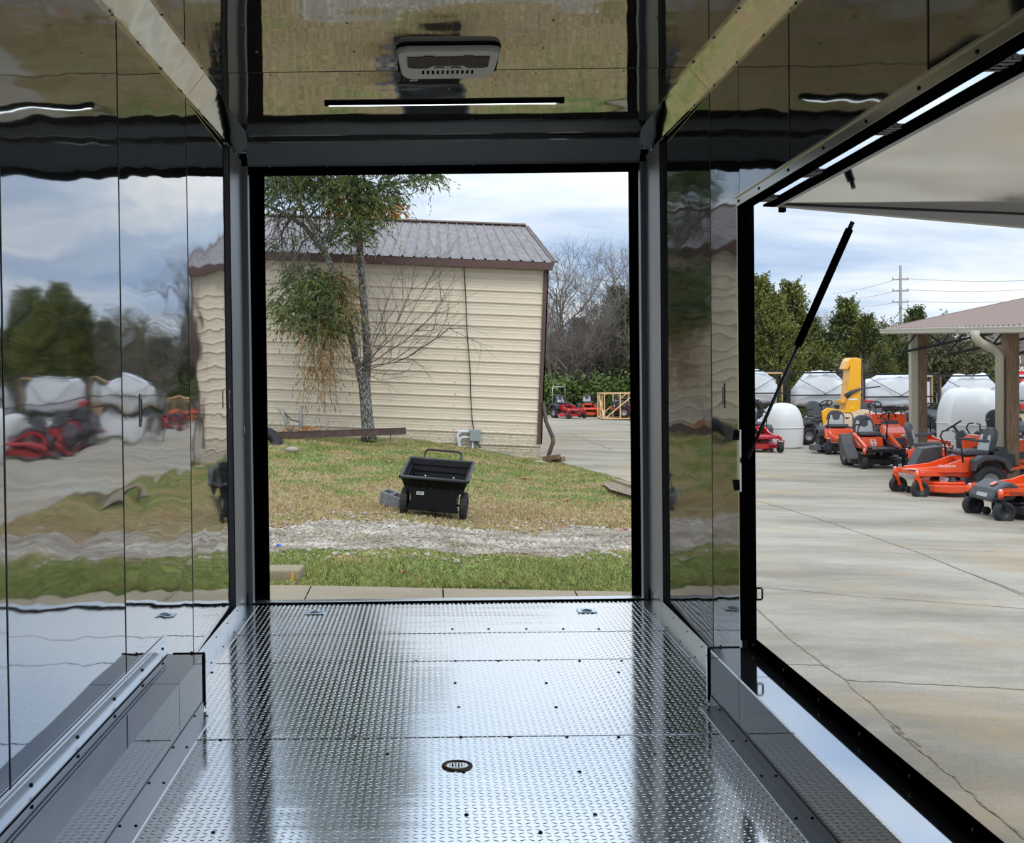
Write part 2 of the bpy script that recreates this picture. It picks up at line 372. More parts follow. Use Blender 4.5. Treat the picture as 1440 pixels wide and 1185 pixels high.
def fastmesh(name, verts, faces, m, parent=None, k=4):
    """numpy arrays in; every face has k corners"""
    me = bpy.data.meshes.new(name); nv, nf = len(verts), len(faces)
    me.vertices.add(nv); me.vertices.foreach_set('co', np.asarray(verts, dtype=np.float32).ravel())
    me.loops.add(nf * k); me.loops.foreach_set('vertex_index', np.asarray(faces, dtype=np.int32).ravel())
    me.polygons.add(nf); me.polygons.foreach_set('loop_start', np.arange(nf, dtype=np.int32) * k)
    me.materials.append(MAT[m]); me.update(calc_edges=True); me.validate()
    o = bpy.data.objects.new(name, me); C.objects.link(o)
    if parent is not None: o.parent = parent
    return o
def tag(o, label=None, cat=None, group=None, kind=None):
    if label: o['label'] = label
    if cat: o['category'] = cat
    if group: o['group'] = group
    if kind: o['kind'] = kind
    return o
def thing(name, label, cat, loc=(0, 0, 0), rz=0.0, group=None, rot=None):
    o = bpy.data.objects.new(name, None); C.objects.link(o); o.empty_display_size = 0.1
    o.location = loc; o.rotation_euler = rot if rot else (0, 0, rz)
    return tag(o, label, cat, group)
def struct(name, loc=(0, 0, 0)):
    o = bpy.data.objects.new(name, None); C.objects.link(o); o.empty_display_size = 0.1; o.location = loc
    o['kind'] = 'structure'; return o
def kids(o): return [c for c in o.children]
def dup(o, parent=None):
    c = o.copy(); C.objects.link(c)
    if parent is not None: c.parent = parent
    for ch in kids(o): dup(ch, c)
    return c
_screw = None
def screws(pts, nrm, parent, m='screw_steel', r=0.006):
    """small pan-head screws, each its own part"""
    for p in pts:
        b = MB().ball((0, 0, 0), (r, r, r * 0.55), 8, 4)
        o = b.build('screw', m, parent); o.location = p
        o.rotation_euler = Vector(nrm).to_track_quat('Z', 'Y').to_euler()
def arc(c, r, a0, a1, n, plane='XZ'):
    out = []
    for i in range(n + 1):
        a = R(a0 + (a1 - a0) * i / n)
        x, z = r * math.cos(a), r * math.sin(a)
        out.append(Vector(c) + (Vector((x, 0, z)) if plane == 'XZ' else Vector((x, z, 0)) if plane == 'XY' else Vector((0, x, z))))
    return out

# ================================================================== THE TRAILER
XL, XR, YR, YF = -1.155, 1.35, 7.47, -2.0
ZC, ZW = 2.877, 2.775
SEAMS = [-1.75, -0.5, 0.75, 2.0, 3.25, 4.5, 5.77, 7.02]
OPY0, OPY1 = 0.5, 5.23             # side opening along the wall
def head_z(y): return 2.142 + 0.019 * (OPY1 - y)

# ---- floor
fl = struct('floor')
MB().box2((XL - 0.05, YF, -0.08), (XR + 0.05, YR, 0.0)).build('plate', 'diamond_plate', fl)
px_, py_ = 0.0275, 0.0275
vs = []; fs = []
ny = int((YR - 1.9) / py_); nx = int((XR - XL) / px_)
for j in range(ny):
    for i in range(nx):
        x = XL + 0.02 + i * px_; y = 1.9 + j * py_
        if x > XR - 0.01: continue
        if y < 5.1 and (x < XL + 0.17 or x > XR - 0.17): continue
        vs.append((x, y, 1 if (i + j) % 2 else -1))
A = np.array(vs); n = len(A)
th = np.where(A[:, 2] > 0, R(38), R(-38)) + R(0)
L, Wd, H = 0.0125, 0.0036, 0.0016
loc = np.array([(-L, 0, 0), (-L * .4, -Wd, 0), (L * .4, -Wd, 0), (L, 0, 0), (L * .4, Wd, 0), (-L * .4, Wd, 0), (-L * .45, 0, H), (L * .45, 0, H)])
ca, sa = np.cos(th)[:, None], np.sin(th)[:, None]
X = A[:, 0:1] + loc[None, :, 0] * ca - loc[None, :, 1] * sa
Y = A[:, 1:2] + loc[None, :, 0] * sa + loc[None, :, 1] * ca
Z = np.repeat(loc[None, :, 2], n, 0) + 0.0002
V = np.stack([X, Y, Z], -1).reshape(-1, 3)
q4 = np.array([(1, 2, 7, 6), (4, 5, 6, 7), (0, 1, 6, 6), (5, 0, 6, 6), (2, 3, 7, 7), (3, 4, 7, 7)])
tri = np.array([(1, 2, 7), (1, 7, 6), (4, 5, 6), (4, 6, 7), (0, 1, 6), (5, 0, 6), (2, 3, 7), (3, 4, 7)])
Fc = (tri[None] + (np.arange(n) * 8)[:, None, None]).reshape(-1, 3)
tr = fastmesh('tread_pattern', V, Fc, 'diamond_plate', fl, 3)
tr.data.polygons.foreach_set('use_smooth', [True] * len(tr.data.polygons)); tag(tr, kind='stuff')
for px, py, w in ((640, 890, 1), (640, 929, 1), (640, 1036, 1)):
    y = on_z(px, py, 0).y
    MB().box2((XL + 0.04, y - 0.0025, 0), (XR - 0.04, y + 0.0025, 0.0024)).build('plate_seam', 'aluminium', fl)
fsx = []
for py, xs in ((884, (636, 687, 740, 792, 842)), (929, (585, 640, 701, 757, 815, 874)), (1036, (500, 648, 717, 797, 870)), (960, (640, 768)), (994, (645, 782)), (1085, (652, 815)), (1145, (656, 837)), (1170, (300, 760)), (945, (870, 298)), (1060, (545, 920)), (1040, (310, 1040))):
    for px in xs:
        p = on_z(px, py, 0.001); fsx.append(p)
screws(fsx, (0, 0, 1), fl, 'black_metal', 0.008)

# ---- side walls, panel by panel
LEAN = {(-1, 5.8): 0.015, (1, 5.8): -0.016}   # sheets that are not quite square to the floor
def wall_panels(root, x, segs, m, nx):
    for y0, y1, z0a, z0b, z1 in segs:
        th_ = 0.045 * nx
        b = MB()
        vs = [(0, 0, z0a), (0, y1 - y0, z0b), (0, y1 - y0, z1), (0, 0, z1), (th_, 0, z0a), (th_, y1 - y0, z0b), (th_, y1 - y0, z1), (th_, 0, z1)]
        b.add(vs, [(0, 1, 2, 3), (7, 6, 5, 4), (0, 4, 5, 1), (1, 5, 6, 2), (2, 6, 7, 3), (3, 7, 4, 0)])
        o_ = b.build('panel', m, root, loc=(x, y0, 0))
        o_.rotation_euler.z = LEAN.get((nx, round(y0, 1)), 0.0)
wl = struct('wall_left')
ys = [YF] + SEAMS
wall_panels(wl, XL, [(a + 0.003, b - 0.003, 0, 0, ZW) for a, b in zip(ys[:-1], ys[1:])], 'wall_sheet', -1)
wall_panels(wl, XL, [(SEAMS[-1] + 0.003, YR, 0, 0, ZW)], 'satin_grey', -1)
for y in SEAMS:
    MB().box2((XL - (0.004 if y > 7 else 0.02), y - 0.004, 0), (XL + 0.0015, y + 0.004, ZW)).build('seam_strip', 'black_seam', wl)
wr = struct('wall_right')
rs = []
for a, b in zip(ys[:-1], ys[1:]):
    for c, d in ((a, min(b, OPY0)), (max(a, OPY0), min(b, OPY1)), (max(a, OPY1), b)):
        if d - c < 0.01: continue
        if c >= OPY0 - 1e-6 and d <= OPY1 + 1e-6:
            rs.append((c + 0.003, d - 0.003, head_z(c) + 0.02, head_z(d) + 0.02, ZW))
        else:
            rs.append((c + 0.003, d - 0.003, 0, 0, ZW))
wall_panels(wr, XR, rs, 'wall_sheet_shaded', 1)
wall_panels(wr, XR, [(SEAMS[-1] + 0.003, YR, 0, 0, ZW)], 'satin_grey', 1)
for y in SEAMS:
    z0 = head_z(y) + 0.02 if OPY0 < y < OPY1 else 0
    MB().box2((XR - 0.0015, y - 0.004, z0), (XR + (0.004 if y > 7 else 0.02), y + 0.004, ZW)).build('seam_strip', 'black_seam', wr)
# outer skin
MB().box2((XL - 0.075, YF, -0.12), (XL - 0.05, YR, ZC + 0.08)).build('outer_skin', 'black_metal', wl)
b = MB(); b.box2((XR + 0.05, YF, -0.12), (XR + 0.06, OPY0, ZC + 0.08)); b.box2((XR + 0.05, OPY1, -0.12), (XR + 0.06, YR, ZC + 0.08))
b.add([(XR + 0.05, OPY0, head_z(OPY0) + .03), (XR + 0.05, OPY1, head_z(OPY1) + .03), (XR + 0.05, OPY1, ZC + .08), (XR + 0.05, OPY0, ZC + .08),
       (XR + 0.06, OPY0, head_z(OPY0) + .03), (XR + 0.06, OPY1, head_z(OPY1) + .03), (XR + 0.06, OPY1, ZC + .08), (XR + 0.06, OPY0, ZC + .08)],
      [(0, 1, 2, 3), (7, 6, 5, 4), (0, 4, 5, 1), (2, 6, 7, 3)])
b.box2((XR + 0.05, OPY0, -0.12), (XR + 0.06, OPY1, 0.22))
b.build('outer_skin', 'black_metal', wr)
wf = struct('wall_front')
MB().box2((XL, YF - 0.05, 0), (XR, YF, ZC)).build('panel', 'wall_sheet', wf)

# ---- ceiling
ce = struct('ceiling')
XA, XB = XL + 0.09, XR - 0.09
for y0, y1 in zip([YF, -0.5, 0.75, 2.0, 3.25, 4.5][0:1] + [2.0, 5.77], [2.0, 5.77, YR - 0.1]):
    o_ = MB().box2((0, 0, 0), (XB - XA, y1 - y0 - 0.006, 0.04)).build('panel', 'ceiling_sheet', ce, loc=(XA, y0 + 0.003, ZC))
    if y0 > 5: o_.rotation_euler = (-0.0135, 0, 0)
for y in (2.0, 5.77):
    MB().box2((XA, y - 0.004, ZC - 0.001), (XB, y + 0.004, ZC + 0.02)).build('seam_strip', 'black_seam', ce)
MB().box2((XL - .07, YF, ZC + 0.05), (XR + .06, 7.77, ZC + 0.08)).build('roof_skin', 'black_metal', ce)
sp = []
for px, py in ((340, 34), (361, 73), (380, 106), (488, 33), (498, 73), (632, 32), (764, 68), (778, 29), (924, 26), (898, 66), (505, 105), (753, 103), (877, 100), (512, 136), (744, 133), (524, 185), (626, 184), (728, 182), (830, 180), (421, 185)):
    p = on_z(px, py, ZC - 0.001); sp.append(p)
screws(sp, (0, 0, -1), ce)

# ---- coves (chamfered trims between wall and ceiling)
def cove(name, x0, x1, sx):
    r = struct(name)
    yss = [YF, 2.0, 5.77, YR]
    for a, b in zip(yss[:-1], yss[1:]):
        p = [(x0, ZW), (x1, ZC), (x1 + sx * 0.006, ZC - 0.004), (x0 + sx * 0.004, ZW - 0.006)]
        MB().prism([(u - 0, v) for u, v in p], 0, b - a - 0.006).build('cove_strip', 'cove_sheet', r, loc=(0, a + 0.003, 0))
    for y in (2.0, 5.77):
        MB().bar((x0 + sx * 0.002, y, ZW - 0.002), (x1 + sx * 0.002, y, ZC - 0.002), 0.008, 0.008).build('joint', 'black_seam', r)
    # thin flanges on wall and ceiling carrying the screws
    MB().box2((x0 + sx * 0.0, YF, ZW - 0.022), (x0 + sx * 0.004, YR, ZW)).build('wall_flange', 'cove_sheet', r)
    MB().box2((x1, YF, ZC - 0.004), (x1 + sx * 0.022, YR, ZC)).build('ceiling_flange', 'cove_sheet', r)
    yy = [2.3 + 0.42 * i for i in range(13)]
    screws([(x0 + sx * 0.005, y, ZW - 0.011) for y in yy], (sx, 0, 0), r, r=0.007)
    screws([(x1 + sx * 0.012, y, ZC - 0.005) for y in yy], (0, 0, -1), r, r=0.007)
cove('trim_1', XL, XA, 1); cove('trim_2', XR, XB, -1)
t3 = struct('trim_3')     # cove above the rear doorway
ZH = 2.722
MB().prism([(YR - 0.11, ZC - 0.040), (YR - 0.11, ZC + 0.03), (YR + 0.02, ZC + 0.03), (YR + 0.02, ZH), (YR, ZH)], XL + 0.04, XR - 0.04, 'X').build('cove_strip', 'satin_grey', t3)
MB().box2((XL + 0.06, YR - 0.165, ZC - 0.042), (XR - 0.06, YR - 0.11, ZC - 0.038)).build('ceiling_flange', 'ceiling_sheet', t3)
MB().box2((XL + 0.02, YR - 0.004, at(630, 231.5, YR - .004).z), (XR - 0.02, YR + 0.003, ZH)).build('lower_flange', 'satin_grey', t3)
screws([(x, YR - 0.006, ZH - 0.008) for x in (-0.98, -0.62, -0.15, 0.28, 0.7, 1.1)], (0, -1, 0), t3)
screws([(x, YR - 0.135, ZC - 0.043) for x in (-0.75, -0.34, 0.1, 0.52, 0.95)], (0, 0, -1), t3)
# ---- rear doorway: black frame, grey corner posts, sill
d1 = struct('door_1')
YJ = 7.72
XD0 = at(374, 520, YJ).x; XD1 = at(887.5, 520, YJ).x
ZD1 = at(630, 243, YJ).z; ZJ = at(630, 233, YR).z
for x0, x1, xi, sx in ((XL, XD0 - .02, XD0, 1), (XR, XD1 + .02, XD1, -1)):
    b = MB(); b.box2((x0 + sx * .012, YJ - .02, -.09), (x1, YJ + .05, ZD1 + .05)); b.box2((x1 - sx * .004, YJ + .01, -.09), (xi, YJ + .05, ZD1 + .03)); b.build('jamb', 'black_frame', d1, bevel=0.002)
    MB().box2((x0 - sx * .02, YR + 0.02, -.09), (x0 + sx * .012, YJ + .06, ZH + .04)).build('frame_return', 'black_frame', d1)
    MB().box2((x0 - sx * .06, YJ + .05, -.1), (xi - sx * .03, YJ + .065, ZC)).build('outer_post', 'black_metal', d1)
zf = at(630, 231.5, YR - .004).z; zg = at(630, 243, YR + .012).z
MB().box2((XL + .02, YR + .004, zg), (XR - .02, YR + .022, ZH)).build('header_face', 'black_frame', d1)
MB().box2((XL + .012, YJ - .02, ZD1 + .03), (XR - .012, YJ + .05, ZH + .02)).build('header', 'black_frame', d1)
MB().box2((XD0 - .01, YJ + .012, ZD1), (XD1 + .01, YJ + .05, ZD1 + .032)).build('header_stop', 'black_frame', d1)
MB().box2((XL - .06, YJ + .05, ZD1 + .02), (XR + .06, YJ + .065, ZC + .08)).build('outer_header', 'black_metal', d1)
MB().box2((XL - .05, YR + .075, -.12), (XR + .05, YJ + .06, -.085)).build('threshold', 'aluminium', d1)
MB().box2((XL + 0.03, YR - 0.012, 0.0), (XR - 0.03, YR + 0.075, 0.014)).build('sill', 'aluminium', d1, bevel=0.003)
MB().box2((XL + 0.03, YR - 0.03, 0.0), (XR - 0.03, YR - 0.012, 0.008)).build('sill_gasket', 'black_frame', d1)
for sx, x0 in ((1, XL), (-1, XR)):
    MB().box2((x0, YR - 0.02, 0), (x0 + sx * 0.04, YR + 0.05, ZH)).build('corner_post', 'satin_grey', d1, bevel=0.006)
    b = MB(); b.box2((x0, YR - 0.055, 0), (x0 + sx * 0.004, YR - 0.02, ZH)); b.build('post_flange', 'satin_grey', d1)
    screws([(x0 + sx * 0.005, YR - 0.037, z) for z in (0.16, 0.46, 0.78, 1.1, 1.42, 1.74, 2.05, 2.36, 2.62)], (sx, 0, 0), d1, 'steel', 0.005)

# ---- skirting angles at the floor behind the wheel boxes
for nm, x0, sx in (('baseboard_left', XL, 1), ('baseboard_right', XR, -1)):
    r = struct(nm)
    MB().box2((x0, 5.12, 0), (x0 + sx * 0.004, YR - 0.02, 0.075)).build('wall_leg', 'aluminium' if sx > 0 else 'aluminium_olive', r)
    MB().box2((x0, 5.12, 0.0005), (x0 + sx * 0.075, YR - 0.02, 0.0045)).build('floor_leg', 'aluminium', r)
    screws([(x0 + sx * 0.005, y, 0.045) for y in (5.3, 5.65, 6.0, 6.35, 6.7, 7.05)], (sx, 0, 0), r, 'black_metal', 0.005)
    screws([(x0 + sx * 0.05, y, 0.006) for y in (5.25, 5.6, 5.95, 6.3, 6.65, 7.0)], (0, 0, 1), r, 'black_metal', 0.005)

# ---- wheel boxes
def wheel_box(nm, x0, sx, label, group=None):
    sm = 'box_sheet' if sx > 0 else 'box_sheet_shaded'
    w, h, y0, y1 = 0.172, 0.245, 1.0, 5.12
    t = thing(nm, label, 'wheel box', (x0 + sx * w / 2, (y0 + y1) / 2, 0))
    def L(x, y, z): return (sx * (x - w / 2), y - (y0 + y1) / 2, z)
    ysm = 4.62
    for a, b_ in ((y0, ysm - 0.003), (ysm + 0.003, y1)):
        MB().box2(L(0.003, a, h - 0.01), L(w, b_, h)).build('top_sheet', 'box_sheet' if sx > 0 else 'box_sheet_skylit', t)
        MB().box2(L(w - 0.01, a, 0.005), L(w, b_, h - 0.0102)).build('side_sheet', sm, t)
    MB().box2(L(0.003, y1 - 0.012, 0.005), L(w - 0.0102, y1, h - 0.0102)).build('end_sheet', 'box_sheet', t)
    MB().box2(L(0.004, y0 + .01, 0.004), L(w - 0.012, y1 - 0.014, h - 0.012)).build('core', 'black_seam', t)
    b = MB(); b.bar(L(w, y1 + 0.002, 0.02), L(w, y1 + 0.002, h), 0.008, 0.008); b.bar(L(0.04, y1 + 0.002, h), L(w, y1 + 0.002, h), 0.008, 0.008)
    b.build('corner_edging', 'black_seam', t)
    MB().box2(L(w + 0.003, y1 - 0.002, 0.01), L(w + 0.008, y1 + 0.012, h + .004)).build('end_trim', 'aluminium', t)
    # floor angle along the foot of the box
    MB().box2(L(w - .001, y0, 0.0005), L(w + 0.05, y1 - 0.04, 0.005)).build('floor_angle', 'aluminium' if sx > 0 else 'angle_shaded', t)
    MB().box2(L(w, y0, 0.005), L(w + 0.004, y1 - 0.04, 0.05)).build('side_angle', sm, t)
    screws([L(w + 0.03, y, 0.006) for y in (5.02, 4.6, 4.2, 3.8, 3.4, 3.0)], (0, 0, 1), t, 'black_metal', 0.006)
    screws([L(w + .002, y1 + .004, h * 0.86), L(w + .002, y1 + .004, 0.03), L(0.12, y1 + .004, h + .002)], (0, 1, 0), t, 'black_metal', 0.008)
    return t, L
tL, LL = wheel_box('wheel_box', XL, 1, 'long grey sheet metal wheel box along the left wall')
# ribbed aluminium angle screwed to the wall above the left box
b = MB(); b.box2(LL(0.0025, 1.0, 0.247), LL(0.006, 5.14, 0.322)); b.box2(LL(0.006, 1.0, 0.249), LL(0.022, 5.14, 0.254)); b.box2(LL(0.006, 1.0, 0.296), LL(0.010, 5.14, 0.302)); b.box2(LL(0.006, 1.0, 0.312), LL(0.010, 5.14, 0.318))
b.build('wall_angle', 'aluminium', tL)
screws([LL(0.008, y, 0.276) for y in (5.08, 4.72, 4.3, 3.85, 3.4, 3.0, 2.6)], (1, 0, 0), tL, 'black_metal', 0.007)
tR, LR = wheel_box('wheel_box', XR, -1, 'long glossy grey wheel box below the open side hatch')
b = MB(); b.box2(LR(-0.008, 1.0, 0.247), LR(-0.003, 5.16, 0.30)); b.box2(LR(-0.06, 1.0, 0.236), LR(-0.003, 5.16, 0.244))
b.build('sill_flange', 'black_frame', tR)
screws([LR(-0.002, y, 0.272) for y in (5.05, 4.62, 4.2, 3.8, 3.4, 3.0)], (-1, 0, 0), tR, 'black_metal', 0.007)

# ---- side opening frame
d2 = struct('door_2')
MB().box2((XR + 0.001, OPY1 - 0.012, 0.25), (XR + 0.06, OPY1, head_z(OPY1))).build('jamb', 'black_frame', d2)
MB().box2((XR - 0.004, OPY1, 0.25), (XR + 0.001, OPY1 + 0.035, head_z(OPY1) + .04)).build('jamb_flange', 'aluminium_olive', d2)
MB().box2((XR - 0.006, OPY1 - 0.008, 0.25), (XR, OPY1 + 0.010, head_z(OPY1))).build('jamb_edge', 'black_frame', d2)
b = MB()
y0, y1 = OPY0, OPY1 + 0.04
def hb(x0, x1, d0, d1_):
    return b.add([(x0, y0, head_z(y0) + d0), (x1, y0, head_z(y0) + d0), (x1, y0, head_z(y0) + d1_), (x0, y0, head_z(y0) + d1_), (x0, y1, head_z(y1) + d0), (x1, y1, head_z(y1) + d0), (x1, y1, head_z(y1) + d1_), (x0, y1, head_z(y1) + d1_)],
                 [(0, 1, 2, 3), (7, 6, 5, 4), (0, 4, 5, 1), (1, 5, 6, 2), (2, 6, 7, 3), (3, 7, 4, 0)])
hb(XR - 0.005, XR, 0.0, 0.048); hb(XR - 0.012, XR - 0.005, 0.040, 0.048); hb(XR - 0.008, XR - 0.005, 0.0, 0.004)
b.build('header_trim', 'aluminium_olive', d2)
screws([(XR - 0.006, y, head_z(y) + 0.02) for y in (5.22, 4.9, 4.5, 4.1, 3.7, 3.3, 2.95)], (-1, 0, 0), d2, 'black_metal', 0.007)
b = MB(); y1 = OPY1; hb(XR - 0.001, XR + 0.055, -0.004, 0.012); b.build('header', 'black_frame', d2)
MB().box2((XR + 0.001, OPY0, 0.25), (XR + 0.06, OPY0 + 0.012, head_z(OPY0))).build('jamb', 'black_frame', d2)

# ---- lifted side hatch (awning door) on hinges, and its gas strut
AX0, AX1 = XR + 0.100, XR + 1.75
AY0, AY1 = OPY0 + 0.02, OPY1 - 0.01
slope = -0.098
hz = head_z(OPY1) - 0.003
aw = thing('awning_door', 'lifted awning hatch with pale polished underside above the side opening', 'hatch', (AX0, OPY1, hz))
sskin = -0.052
def AWz(x, y): return 0.019 * (OPY1 - y) + sskin * (x - AX0)
def slab(x0, x1, ya, yb, d0, d1_):
    v = []
    for y in (ya, yb):
        for x, d in ((x0, d0), (x1, d0), (x1, d1_), (x0, d1_)):
            v.append((x - AX0, y - OPY1, AWz(x, y) + d))
    return MB().add(v, [(0, 1, 2, 3), (7, 6, 5, 4), (0, 4, 5, 1), (1, 5, 6, 2), (2, 6, 7, 3), (3, 7, 4, 0)])
slab(AX0 + 0.05, AX1, AY0, AY1 - 0.045, 0.004, 0.03).build('inner_skin', 'awning_sheet', aw)
slab(AX0 - 0.0, AX0 + 0.05, AY0, AY1, -0.003, 0.006).build('hinge_rail', 'black_frame', aw)
slab(AX0 + 0.05, AX0 + 0.075, AY0, AY1 - 0.05, 0.0, 0.004).build('inner_trim', 'satin_grey', aw)
v = []
for y in (AY1 - 0.045, AY1):
    for x, top in ((AX0 + .05, 0), (AX1, 0), (AX1, 1), (AX0 + .05, 1)):
        v.append((x - AX0, y - OPY1, .03 + AWz(x, y) if top else 0.019 * (OPY1 - y) + slope * (x - AX0)))
MB().add(v, [(0, 1, 2, 3), (7, 6, 5, 4), (0, 4, 5, 1), (1, 5, 6, 2), (2, 6, 7, 3), (3, 7, 4, 0)]).build('edge_rail', 'awning_edge', aw)
slab(AX0 + 0.08, AX1, AY1 - 0.052, AY1 - 0.045, -0.001, 0.01).build('edge_gasket', 'black_seam', aw)
slab(AX0 + 0.07, AX1 + 0.03, AY0, AY1 + 0.012, 0.034, 0.05).build('outer_skin', 'brown_roof', aw)
slab(AX0 + 0.075, AX0 + 0.10, AY1, AY1 + 0.03, -0.02, 0.012).build('corner_catch', 'black_frame', aw)
for px, py in ((1080, 281), (1141, 238), (1247, 181), (1408, 94)):
    y = on_x(px, py, XR + 0.075).y
    y = min(y, OPY1 - 0.05)
    h = MB()
    for k in (-0.05, -0.018, 0.018, 0.05): h.box((-0.018, y - OPY1 + k, AWz(AX0, y) + 0.006), (0.05, 0.014, 0.014))
    h.tube([(-0.018, y - OPY1 - 0.06, AWz(AX0, y) + 0.008), (-0.018, y - OPY1 + 0.06, AWz(AX0, y) + 0.008)], 0.008, 8)
    h.build('hinge', 'black_metal', aw)
P0 = Vector((XR + 0.012, OPY1 - 0.045, at(1041, 648, 5.2).z)); P1 = at(1199, 312, OPY1 - 0.09)
st = thing('gas_strut', 'black gas strut propping the lifted side hatch open', 'strut', tuple(P0))
mid = (P1 - P0) * 0.50
MB().tube([(0, 0, 0), tuple(mid)], 0.0075, 10).build('rod', 'black_metal', st)
MB().tube([tuple((P1 - P0) * 0.485), tuple((P1 - P0) * 0.97)], 0.0165, 12).build('cylinder', 'black_frame', st)
MB().tube([tuple((P1 - P0) * 0.965), tuple(P1 - P0)], 0.010, 8).build('end_fitting', 'black_metal', st)
MB().ball((0, 0, 0), 0.016, 10, 8).build('ball_socket', 'black_frame', st)
br = thing('strut_bracket', 'folded grey metal bracket holding the foot of the gas strut', 'bracket', (XR - 0.006, OPY1 + 0.0, P0.z))
b = MB(); hh = 0.125
b.prism([(0.012, -hh), (0.03, -hh + 0.055), (0.03, hh - 0.055), (0.012, hh), (-0.016, hh + .01), (-0.016, -hh - .01)], -0.004, 0.003, 'X')
b.build('plate', 'steel', br)
MB().box((-0.012, 0.026, hh - 0.015), (0.022, 0.006, 0.05), (0.5, 0, 0)).build('flange', 'black_metal', br); MB().box((-0.012, 0.026, -hh + 0.015), (0.022, 0.006, 0.05), (-0.5, 0, 0)).build('flange', 'black_metal', br)

# D-shaped catch outside on the jamb
p = on_x(1061, 830, XR + 0.075)
lt = thing('latch_loop', 'black steel catch loop on the outside of the side opening jamb', 'latch', (XR + 0.06, OPY1 - 0.006, p.z))
b = MB(); s_ = 0.025
b.tube([(0, 0, -s_), (0.022, 0, -s_), (0.027, 0, -s_ + .005), (0.027, 0, s_ - .005), (0.022, 0, s_), (0, 0, s_)], 0.0045, 8); b.build('loop', 'black_metal', lt)
MB().box((0.001, 0, 0), (0.004, 0.012, 0.06)).build('plate', 'black_metal', lt)

# small flush strike plates on the walls
def strike(px, py, x, sx, h, label):
    p = on_x(px, py, x)
    t = thing('strike_plate', label, 'strike plate', (x + sx * 0.001, p.y, p.z))
    MB().box((sx * 0.001, 0, 0), (0.003, 0.03, h)).build('plate', 'satin_grey', t, bevel=0.001)
    MB().box((sx * 0.003, 0.006, 0), (0.002, 0.008, h * 0.7)).build('slot', 'black_frame', t)
    screws([(sx * 0.003, -0.005, h * 0.3), (sx * 0.003, -0.005, -h * 0.3)], (sx, 0, 0), t, 'steel', 0.003)
strike(1018, 556, XR, -1, 0.115, 'small slotted strike plate on the right wall near the side opening')
strike(322, 561, XL, 1, 0.105, 'small slotted strike plate on the left wall next to the rear corner post')
strike(197.5, 577, XL, 1, 0.13, 'larger slotted plate on the second left wall panel from the rear')
p = on_x(342, 604, XL)
t = thing('pull_ring', 'small bright oval ring on the left rear corner post', 'ring', (XL + 0.004, p.y, p.z))
MB().tube([(0, 0.008 * math.cos(a), 0.024 * math.sin(a)) for a in [i * math.pi / 8 for i in range(17)]], 0.003, 6).build('ring', 'steel', t)
MB().box((0.0, 0, 0), (0.003, 0.012, 0.04)).build('plate', 'satin_grey', t)

# ---- floor fittings
for px, py, lb in ((443, 862, 'zinc tie-down ring plate on the floor at the left of the doorway'), (825, 859.5, 'zinc tie-down ring plate on the floor at the right of the doorway')):
    p = on_z(px, py, 0)
    t = thing('tie_down_ring', lb, 'tie-down', (p.x, p.y, 0.0))
    b = MB(); b.box((-0.042, 0, 0.004), (0.028, 0.11, 0.006)); b.box((0.042, 0, 0.004), (0.028, 0.11, 0.006)); b.box((0, 0.047, 0.004), (0.06, 0.016, 0.006)); b.box((0, -0.047, 0.004), (0.06, 0.016, 0.006)); b.build('plate', 'zinc', t, bevel=0.002)
    MB().box((0, 0, 0.002), (0.06, 0.08, 0.002)).build('recess', 'black_metal', t)
    MB().tube(arc((0, 0.0, 0.009), 0.024, 0, 360, 20, 'XY'), 0.004, 8).build('ring', 'zinc', t)
p = on_z(643, 1077, 0)
t = thing('floor_drain', 'round steel drain grate with slots in the diamond plate floor', 'drain', (p.x, p.y, 0.0))
MB().lathe([(0.042, 0.002), (0.042, 0.006), (0.055, 0.006), (0.057, 0.0)], seg=32).build('rim', 'rusty_steel', t)
b = MB(); b.lathe([(0.042, 0.003), (0.028, 0.0035)], seg=32)
for k in range(-3, 4): b.box((k * 0.011, 0, 0.0035), (0.0055, 0.056, 0.002))
b.build('grate', 'steel', t)
MB().lathe([(0.0, 0.001), (0.042, 0.001)], seg=32).build('well', 'black_frame', t)

# ---- ceiling fittings
p0 = on_z(560, 112, ZC - 0.034); pN = on_z(630, 72, ZC - 0.034)
yc = (p0.y + pN.y) / 2; ac = thing('ceiling_air_conditioner', 'white ceiling air conditioner unit with brown filter grille', 'air conditioner', (on_z(630, 92, ZC - 0.034).x, yc, ZC))
hw, hd = 0.232, 0.255
b = MB(); b.prism([(-hw, -hd + .06), (-hw + 0.03, -hd), (hw - 0.03, -hd), (hw, -hd + .06), (hw, hd - 0.06), (hw - 0.03, hd), (-hw + 0.03, hd), (-hw, hd - .06)], -0.010, -0.001, 'Z'); b.build('gasket', 'black_frame', ac)
b = MB()
def ringpoly(s, z): return [(x * s, y * s, z) for x, y in ((-hw, -hd + .07), (-hw + 0.012, -hd + .02), (-hw + .05, -hd), (hw - 0.05, -hd), (hw - 0.012, -hd + .02), (hw, -hd + .07), (hw - .012, hd - 0.08), (hw - 0.03, hd - .02), (hw - .06, hd), (-hw + 0.06, hd), (-hw + .03, hd - .02), (-hw + .012, hd - .08))]
lv = ringpoly(1.0, -0.010) + ringpoly(1.0, -0.022) + ringpoly(0.965, -0.034)
fcs = []
for k in range(2):
    for i in range(12): fcs.append((k * 12 + i, k * 12 + (i + 1) % 12, k * 12 + 12 + (i + 1) % 12, k * 12 + 12 + i))
fcs.append(tuple(range(24, 36)))
b.add(lv, fcs); b.build('shroud', 'white_plastic', ac, bevel=0.004)
b = MB(); zz = -0.0365
